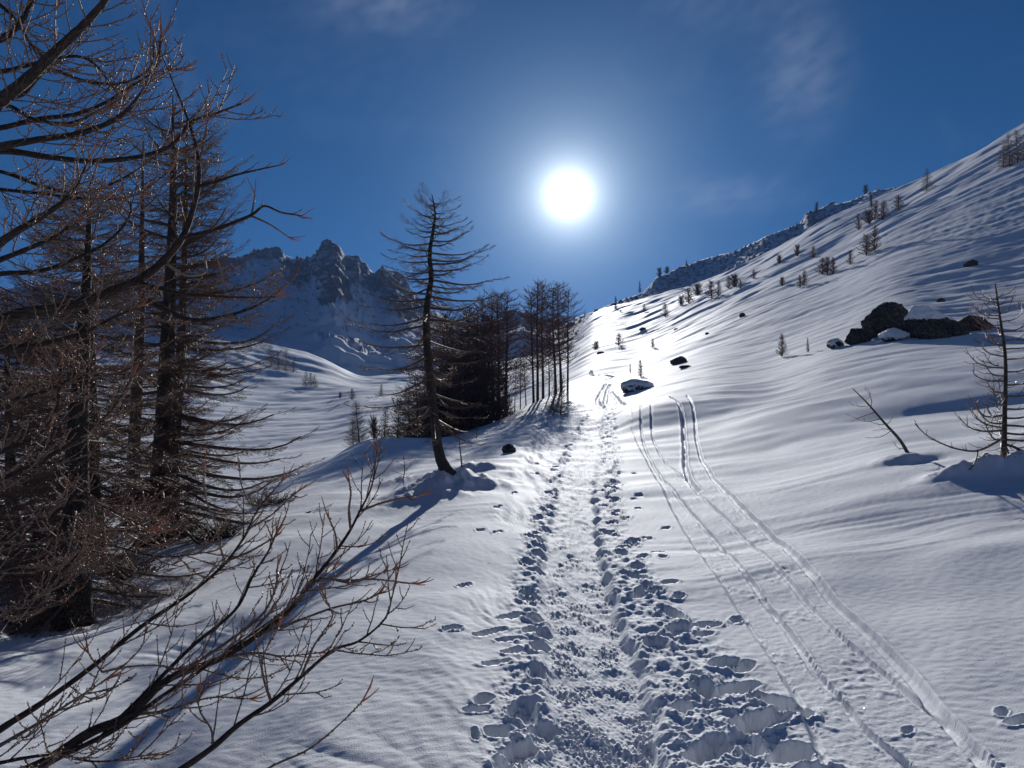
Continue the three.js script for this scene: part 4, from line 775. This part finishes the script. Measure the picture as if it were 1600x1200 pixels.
// the grove on the brow: px of the stem, distance, top in the picture, kind
const GROVE = 'larches of the grove on the brow';
for (const [px, d, top, kind, label, w] of [
  [887, 56, 452, 'tall', 'rightmost tall larch of the grove, nearest the sunlit hillside'], [877, 57, 440, 'tall', 'tall thin larch second from the right end of the grove'], [869, 55, 446, 'tall', 'tall larch third from the right end of the grove, two stems close by'],
  [858, 54, 524, 'tall', 'shorter thin larch in the gap in the middle of the grove'], [849, 56, 438, 'tall', 'tallest pointed larch at the right of the middle trio of the grove'], [840, 53, 440, 'tall', 'thick-stemmed larch in the centre of the middle trio of the grove'], [834, 52, 452, 'tall', 'larch at the left of the middle trio of the grove'],
  [822, 52, 540, 'tall', 'short stem left of the middle trio of the grove'], [813, 50, 548, 'tall', 'thin low stem in front of the dark far hill'], [804, 50, 560, 'tall', 'second thin low stem in front of the dark far hill'],
  [791, 49, 456, 'tall', 'right one of the two tall larches left of the dark far hill'], [780, 48, 454, 'tall', 'left one of the two tall larches left of the dark far hill'], [763, 47, 452, 'bushy', 'pointed larch rising above the dense dark part of the grove', 0.7],
  [745, 45, 505, 'dense', 'dark bushy tree at the right of the dense part of the grove', 1.15], [727, 44, 474, 'bushy', 'reddish-tipped larch above the dense part of the grove', 1], [718, 43, 520, 'dense', 'broad dark tree in the middle of the dense part of the grove', 1.25], [704, 42, 486, 'bushy', 'dark larch directly behind the crooked larch trunk', 1], [760, 45, 560, 'dense', 'low dark tree under the pointed larch of the grove', 1.3], [778, 47, 575, 'dense', 'low dark tree at the foot of the two tall larches of the grove', 1.2],
  [752, 50, 470, 'tall', 'tall slender larch behind the dense part of the grove, left of the pointed larch', 1.3], [736, 49, 486, 'tall', 'tall slender larch behind the reddish-tipped larch of the grove', 1.4], [712, 47, 496, 'tall', 'slender larch behind the broad dark tree of the grove', 1.5],
  [790, 48, 585, 'dense', 'low dark tree at the right foot of the dense part of the grove', 1.2], [700, 44, 560, 'dense', 'dark tree between the crooked trunk and the broad dark tree of the grove', 1.4], [662, 42, 606, 'dense', 'low dark tree just left of the crooked trunk in the grove', 1.5],
  [684, 45, 488, 'bushy', 'larch whose top shows just right of the crooked larch trunk', 1.2], [735, 47, 478, 'bushy', 'tallest larch directly behind the dense part of the grove', 1.2],
  [678, 52, 500, 'bushy', 'larch half hidden by the middle of the crooked larch trunk', 1.2], [770, 52, 462, 'tall', 'slim larch between the pointed larch and the two tall larches', 1.4],
  [690, 42, 545, 'dense', 'dark tree left of the crooked larch trunk at the dense part of the grove', 1.1], [735, 43, 585, 'dense', 'lowest dark bush-like tree on the brow behind the crooked larch', 1.6], [672, 41, 570, 'bushy', 'half-hidden larch under the long left limb of the crooked larch', 1.1], [655, 39, 585, 'bushy', 'small larch at the left part of the grove, second from the open valley snow', 1.1], [640, 40, 600, 'dense', 'small dark tree in the left part of the grove beside the open valley', 1.2], [620, 38, 618, 'bushy', 'small larch with see-through crown at the left end of the grove', 1.2], [600, 37, 634, 'bushy', 'low larch between the reddish young larch and the grove', 1.3], [585, 36, 655, 'bush', 'low spreading bush right of the reddish young larch', 0.8],
]) { const g = spot(px, d), topY = EYE + d * rise(top); stand('grove_larch', kind, g, topY - g.y, label, GROVE, 'larch tree', w ?? 1); }
stand('young_larch', 'bushy', spot(562, 35), 66 * 35 / F, 'reddish young larch standing alone at the brow, left end of the grove', null, 'larch tree', 1.1);
stand('young_larch', 'bushy', spot(552, 36), 46 * 36 / F, 'smaller reddish young larch touching the left side of the lone one at the brow');
stand('young_larch', 'bushy', ground(864, 656), 62 * ground(864, 656).s, 'left of two bare young larches in the shade at the left edge of the path', null, 'larch tree', 0.8);
stand('young_larch', 'bushy', ground(876, 654), 64 * ground(876, 654).s, 'right of two bare young larches in the shade at the left edge of the path', null, 'larch tree', 0.8);
// trees on the floor of the valley
const VAL = 'larches on the valley floor';
[[425, 572, 34], [436, 575, 30], [447, 578, 34], [458, 580, 26], [477, 606, 24], [486, 607, 22], [493, 608, 20]].forEach(([px, py, h], i) => stand('valley_larch', 'bushy', ground(px, py), h * ground(px, py).s, ['first of the row of dark larches on the valley floor, behind the sweeping limbs', 'second of the row of dark larches on the valley floor', 'tallest in the middle of the row of dark larches on the valley floor', 'last of the main row of dark larches on the valley floor', 'left of three small dark larches at the end of the valley row', 'middle of three small dark larches at the end of the valley row', 'right of three small dark larches at the end of the valley row'][i], VAL, 'larch tree', 1.2));
stand('valley_larch', 'small', ground(550, 625), 18 * ground(550, 625).s, 'single pale little larch on the open snow of the valley', VAL); stand('valley_larch', 'bush', ground(531, 624), 9 * ground(531, 624).s, 'tiny bush left of the single little larch in the valley', VAL, 'bush');
stand('valley_larch', 'dense', ground(595, 618), 20 * ground(595, 618).s, 'small dark tree in the valley just left of the grove', VAL);
// the hillside on the right: px, py of the foot, height in the picture, kind, label
const HILL = 'larches scattered on the right-hand hillside';
for (const [px, py, h, kind, label, w, cat] of [
  [962, 484, 20, 'conifer', 'dark conifer on the skyline nearest the grove'], [1000, 457, 18, 'conifer', 'dark pointed conifer on the skyline left of the shaded ridge'], [1031, 434, 14, 'bush', 'rounded bush on the crest of the shaded ridge, left of a smaller one', 1, 'bush'], [1042, 428, 10, 'bush', 'smaller bush on the crest of the shaded ridge', 1, 'bush'], [1072, 415, 10, 'conifer', 'tiny dark tree alone on the crest of the shaded ridge'], [914, 493, 7, 'conifer', 'tiny dark tree at the lowest point of the skyline beside the grove'],
  [1007, 488, 13, 'small', 'thin little larch on the bright snow below the skyline conifers'], [1040, 497, 22, 'small', 'reddish larch in a hollow on the lower hillside', 1.2], [967, 542, 20, 'small', 'slanting small larch low on the bright hillside', 1.2], [931, 547, 13, 'bush', 'dark little bush low on the hillside beside the grove', 1, 'bush'], [1020, 545, 15, 'small', 'tiny larch on the snow above the dark oval rock'],
  [1001, 589, 27, 'small', 'thin sapling standing beyond the snow-capped boulder', 0.6], [985, 584, 16, 'small', 'faint thin sapling left of the one beyond the snow-capped boulder', 0.5],
  [1076, 474, 24, 'small', 'reddish larch at the left end of the hillside thicket', 1.3], [1090, 462, 18, 'bush', 'reddish bush in the hillside thicket', 1, 'bush'], [1064, 478, 14, 'bush', 'low bush left of the hillside thicket', 1, 'bush'], [1112, 470, 28, 'small', 'larch at the front of the hillside thicket, darkest', 1.2], [1123, 465, 24, 'small', 'second larch from the front in the hillside thicket', 1.1], [1139, 453, 20, 'small', 'larch at the upper right of the hillside thicket', 1.3], [1148, 449, 18, 'bush', 'dark bush ending the hillside thicket on the right', 1.1, 'bush'], [1157, 452, 14, 'small', 'thin larch just right of the hillside thicket'],
  [1178, 438, 15, 'small', 'small pale larch on the hillside right of the thicket'], [1218, 413, 13, 'bush', 'small bush halfway up the hillside', 0.8, 'bush'], [1246, 400, 16, 'bush', 'grey bush on the hillside under the rocky knob', 0.8, 'bush'], [1272, 401, 22, 'small', 'single larch on the hillside below the rocky knob'], [1222, 449, 13, 'bush', 'low bush left of the slanting double larch on the hillside', 0.8, 'bush'], [1250, 450, 20, 'small', 'left stem of the slanting double larch on the hillside'], [1257, 447, 25, 'small', 'right stem of the slanting double larch on the hillside', 0.8],
  [1285, 430, 26, 'small', 'left larch of the dark clump in the middle of the hillside', 1.2], [1293, 429, 28, 'small', 'middle larch of the dark clump in the middle of the hillside', 1.2], [1302, 427, 26, 'small', 'right larch of the dark clump in the middle of the hillside', 1.1], [1328, 414, 22, 'small', 'thin larch right of the dark clump on the hillside'], [1354, 400, 34, 'small', 'left stem of the bent pair of larches on the hillside', 1.1], [1366, 394, 40, 'small', 'right and taller stem of the bent pair of larches on the hillside'],
  [1342, 360, 26, 'small', 'slim larch at the lower left of the upper hillside row'], [1358, 354, 20, 'bush', 'bush at the foot of the upper hillside row', 1, 'bush'], [1367, 348, 32, 'small', 'left one of two tall larches in the upper hillside row'], [1380, 345, 33, 'small', 'right one of two tall larches in the upper hillside row'], [1404, 334, 24, 'small', 'wide larch at the right end of the upper hillside row', 1.4],
  [1448, 299, 36, 'bushy', 'full larch on the skyline standing clear against the sky', 1.3], [1362, 322, 24, 'conifer', 'dark conifer on the ridge beyond the upper hillside row', 1.2], [1352, 304, 13, 'bush', 'small bush on the skyline left of the ridge conifer', 0.8, 'bush'], [1275, 333, 15, 'bush', 'reddish bush on top of the rocky knob', 0.7, 'bush'], [1245, 352, 6, 'conifer', 'tiny tree in the notch left of the rocky knob'],
  [1568, 264, 42, 'bushy', 'leftmost larch of the dense clump high at the right edge', 1.2], [1578, 262, 54, 'bushy', 'tallest larch of the dense clump high at the right edge', 1], [1590, 256, 54, 'bushy', 'third larch of the dense clump high at the right edge', 1.1], [1602, 252, 56, 'bushy', 'last larch of the dense clump, cut by the right edge', 1.1],
  [1222, 558, 36, 'small', 'thin bare sapling on the smooth snow left of the boulders', 0.7], [1263, 550, 24, 'small', 'faint little sapling between the thin sapling and the boulders', 0.5],
]) {
  let g = ground(px, py);
  if (!g || g.d > 420) { const d = 470; g = { x: bearing(px) * d, d, y: EYE + d * rise(py), s: d / F }; }
  stand(cat === 'bush' ? 'hill_bush' : 'hill_larch', kind, g, h * g.s, label, HILL, cat ?? (kind === 'conifer' ? 'conifer' : 'larch tree'), w ?? 1);
}

// ---------------------------------------------------------------- rocks
const stoneTint = noiseTexture(256, (u, v) => { const k = 0.62 + 0.22 * ring(u, v, 2) + 0.16 * ring(u, v, 6) + 0.1 * ring(u, v, 14), l = clamp(0.5 + ring(u, v, 3.1)); return [k, k * (0.96 + 0.02 * l), k * 0.93]; });
stoneTint.colorSpace = THREE.SRGBColorSpace;
const ROCK = new THREE.MeshStandardMaterial({ name: 'stone', color: new THREE.Color().setRGB(0.2, 0.18, 0.165), vertexColors: true, map: stoneTint, bumpMap: barkMap, bumpScale: 0.05, roughness: 0.92 });
const CAP = new THREE.MeshPhysicalMaterial({ name: 'snow on stone', color: SNOW.color, roughness: 0.62, specularIntensity: 0.3 });
function rockGeo(seed, rx, ry, rz, { cuts = 9, detail = 4, shape, rust = 0 } = {}) {
  const r = rng(seed), g = mergeVertices(new THREE.IcosahedronGeometry(1, detail * 4).deleteAttribute('uv').deleteAttribute('normal')), p = g.attributes.position, v = new THREE.Vector3();
  const planes = Array.from({ length: cuts }, () => { const n = new THREE.Vector3(r() - 0.5, (r() - 0.4) * 0.8, r() - 0.5).normalize(); return [n, 0.62 + 0.3 * r()]; });
  const col = [], uv = [];
  for (let i = 0; i < p.count; i++) {
    v.fromBufferAttribute(p, i);
    let k = 1; for (const [n, c] of planes) { const d = v.dot(n); if (d > 0) k = Math.min(k, c / d); }
    k = Math.min(1, k) + 0.05 * N3(v.x * 2 + seed, v.y * 2, v.z * 2) + 0.03 * N3(v.x * 6, v.y * 6 + seed, v.z * 6) - 0.06 * (1 - sstep(0.0, 0.08, Math.abs(N3(v.x * 1.7 + 3, v.y * 1.7 + seed, v.z * 1.7)))) + 0.015 * N3(v.x * 15, v.y * 15, v.z * 15 + seed);
    v.multiplyScalar(k); if (shape) shape(v);
    const s = rust * sstep(0.1, 0.5, N3(v.x * 1.6 + 4, v.y * 1.6, v.z * 1.6 + seed) + 0.35 * v.x), w = 0.9 + 0.4 * N3(v.x * 3, v.y * 3, v.z * 3) + 0.3 * N3(v.x * 9, v.y * 9 + seed, v.z * 9) + 0.5 * sstep(0.45, 0.6, N3(v.x * 5 + 7, v.y * 5, v.z * 5));
    col.push(lerp(w, 2.3, s), lerp(w, 0.95, s), lerp(w, 0.45, s));
    uv.push(v.x * rx * 0.6 + v.z * rz * 0.4, v.y * ry * 0.6 + v.z * rz * 0.2);
    p.setXYZ(i, v.x * rx, v.y * ry, v.z * rz);
  }
  g.setAttribute('color', new THREE.Float32BufferAttribute(col, 3)); g.setAttribute('uv', new THREE.Float32BufferAttribute(uv, 2));
  g.computeVertexNormals(); return g;
}
// snow lying on the upper side of a stone
function capGeo(rg, { thick = 0.06, from = 0.35, seed = 1, keep }) {
  const g = rg.clone(), p = g.attributes.position, n = g.attributes.normal, idx = g.index.array, out = [], map = new Map(), pos = [];
  rg.computeBoundingBox(); const b = rg.boundingBox, s = new THREE.Vector3(); b.getSize(s);
  const m = new Float32Array(p.count);
  for (let i = 0; i < p.count; i++) { const k = n.getY(i) + 0.28 * N3(p.getX(i) * 2.2 / s.x * 2, p.getY(i) * 3, p.getZ(i) * 2.2 / s.z * 2 + seed) + (keep ? keep(p.getX(i) / s.x, p.getY(i) / s.y, p.getZ(i) / s.z) : 0); m[i] = sstep(from - 0.12, from + 0.3, k); }
  for (let q = 0; q < idx.length; q += 3) {
    if (Math.max(m[idx[q]], m[idx[q + 1]], m[idx[q + 2]]) <= 0) continue;
    for (let c = 0; c < 3; c++) { const i = idx[q + c]; if (!map.has(i)) { map.set(i, pos.length / 3); const t = -0.03 + (thick + 0.03) * Math.sqrt(m[i]); pos.push(p.getX(i) + n.getX(i) * t * 0.4, p.getY(i) + t, p.getZ(i) + n.getZ(i) * t * 0.4); } out.push(map.get(i)); }
  }
  const o = new THREE.BufferGeometry(); o.setAttribute('position', new THREE.Float32BufferAttribute(pos, 3)); o.setIndex(out); o.computeVertexNormals(); return o;
}
function rock(name, px, py, w, h, label, { seed, sink = 0.3, deepK = 0.7, cap, turn = 0, dd = 0, ...opt }) {
  let g = ground(px, py); if (dd) g = spot(px, g.d + dd);
  const k = g.s, rx = w * k / 2, ry = h * k / (2 - 2 * sink), root = base(name, vec(g), turn);
  const rg = rockGeo(seed, rx, ry, rx * deepK, opt); rg.translate(0, ry * (1 - 2 * sink), 0);
  mesh('stone', rg, ROCK, root);
  if (cap) mesh('snow_cap', capGeo(rg, { seed, ...cap }), CAP, root);
  return tag(root, label, 'rock', opt.group);
}
rock('boulder', 1388, 522, 84, 50, 'biggest dark dome-shaped boulder of the group on the slope', { seed: 3, sink: 0.22, cuts: 3, shape: (v) => { v.x *= 1 - 0.34 * Math.max(0, v.y); v.x += 0.06 * Math.max(0, v.y); } });
rock('boulder', 1340, 533, 44, 25, 'blocky grey boulder left of and below the dome-shaped boulder', { seed: 14, sink: 0.15, cuts: 12, dd: -0.8 });
rock('boulder', 1450, 524, 100, 46, 'broad slabby boulder with snow on its crown, right of the dome-shaped boulder', { seed: 8, sink: 0.25, cuts: 14, deepK: 0.5, cap: { thick: 0.06, from: 0.12, keep: (x, y, z) => (y > 0.48 ? 0.1 + 0.5 * sstep(0.5, 0.62, y) : -1.5) - (x > 0.12 ? 0.6 : 0) }, shape: (v) => { v.y *= 1 - 0.35 * Math.max(0, v.x); } });
rock('boulder', 1456, 526, 60, 24, 'grey slab leaning at the front of the broad snowy boulder', { seed: 26, sink: 0.3, cuts: 14, deepK: 0.5, dd: -1.3 });
rock('boulder', 1494, 522, 52, 22, 'low slab at the right end of the broad snowy boulder', { seed: 41, sink: 0.3, cuts: 12, deepK: 0.5, dd: -0.9 });
rock('boulder', 1522, 515, 56, 22, 'rust-stained pointed stone at the right end of the boulder group', { seed: 52, sink: 0.3, cuts: 10, rust: 1, deepK: 0.6, shape: (v) => { v.y *= 1 - 0.3 * v.x; } });
rock('boulder', 1396, 527, 46, 16, 'low snow-covered stone in front between the dome and the slabby boulder', { seed: 63, sink: 0.3, cap: { thick: 0.12, from: 0.15 }, dd: -1.2 });
rock('boulder', 1305, 543, 26, 14, 'small snow-dusted pointed stone left of the boulder group', { seed: 74, sink: 0.3, cuts: 12, cap: { thick: 0.06, from: 0.25 } });
rock('boulder', 995, 612, 52, 14, 'long flat boulder capped with snow beside the ski tracks', { seed: 85, sink: 0.35, cuts: 10, deepK: 0.8, cap: { thick: 0.14, from: 0.45 } });
rock('rock', 1060, 569, 26, 12, 'dark oval rock alone on the snow above the flat snow-capped boulder', { seed: 91, sink: 0.3, cuts: 8 });
rock('rock', 1072, 576, 22, 4, 'thin flat rock edge below the dark oval rock', { seed: 92, sink: 0.4 });
rock('rock', 1519, 415, 26, 10, 'dark slab high on the smooth snow at the right', { seed: 93, sink: 0.35, deepK: 0.5, cuts: 12 });
rock('rock', 1470, 470, 13, 6, 'small dark stone above the boulder group', { seed: 94, sink: 0.35 });
rock('rock', 1160, 497, 10, 7, 'small dark stone at the lower edge of the shaded hollow', { seed: 95, sink: 0.3 });
rock('rock', 1105, 522, 8, 4, 'tiny stone on the open slope above the dark oval rock', { seed: 96, sink: 0.3 });
rock('rock', 795, 708, 22, 13, 'grey rock poking out of the snow between the crooked larch and the path', { seed: 97, sink: 0.35, cuts: 12 });
rock('rock', 1004, 520, 12, 5, 'dark stone in the bright snow low on the hillside', { seed: 98, sink: 0.3 });
rock('rock', 938, 551, 12, 5, 'dark stone beside the low hillside bush next to the grove', { seed: 99, sink: 0.3 });
rock('rock', 1057, 516, 8, 4, 'small stone right of the dark stone low on the hillside', { seed: 111, sink: 0.3 });

scene.fog = new THREE.FogExp2(new THREE.Color().setRGB(0.26, 0.48, 1), 0.00022);

renderer.render(scene, camera);
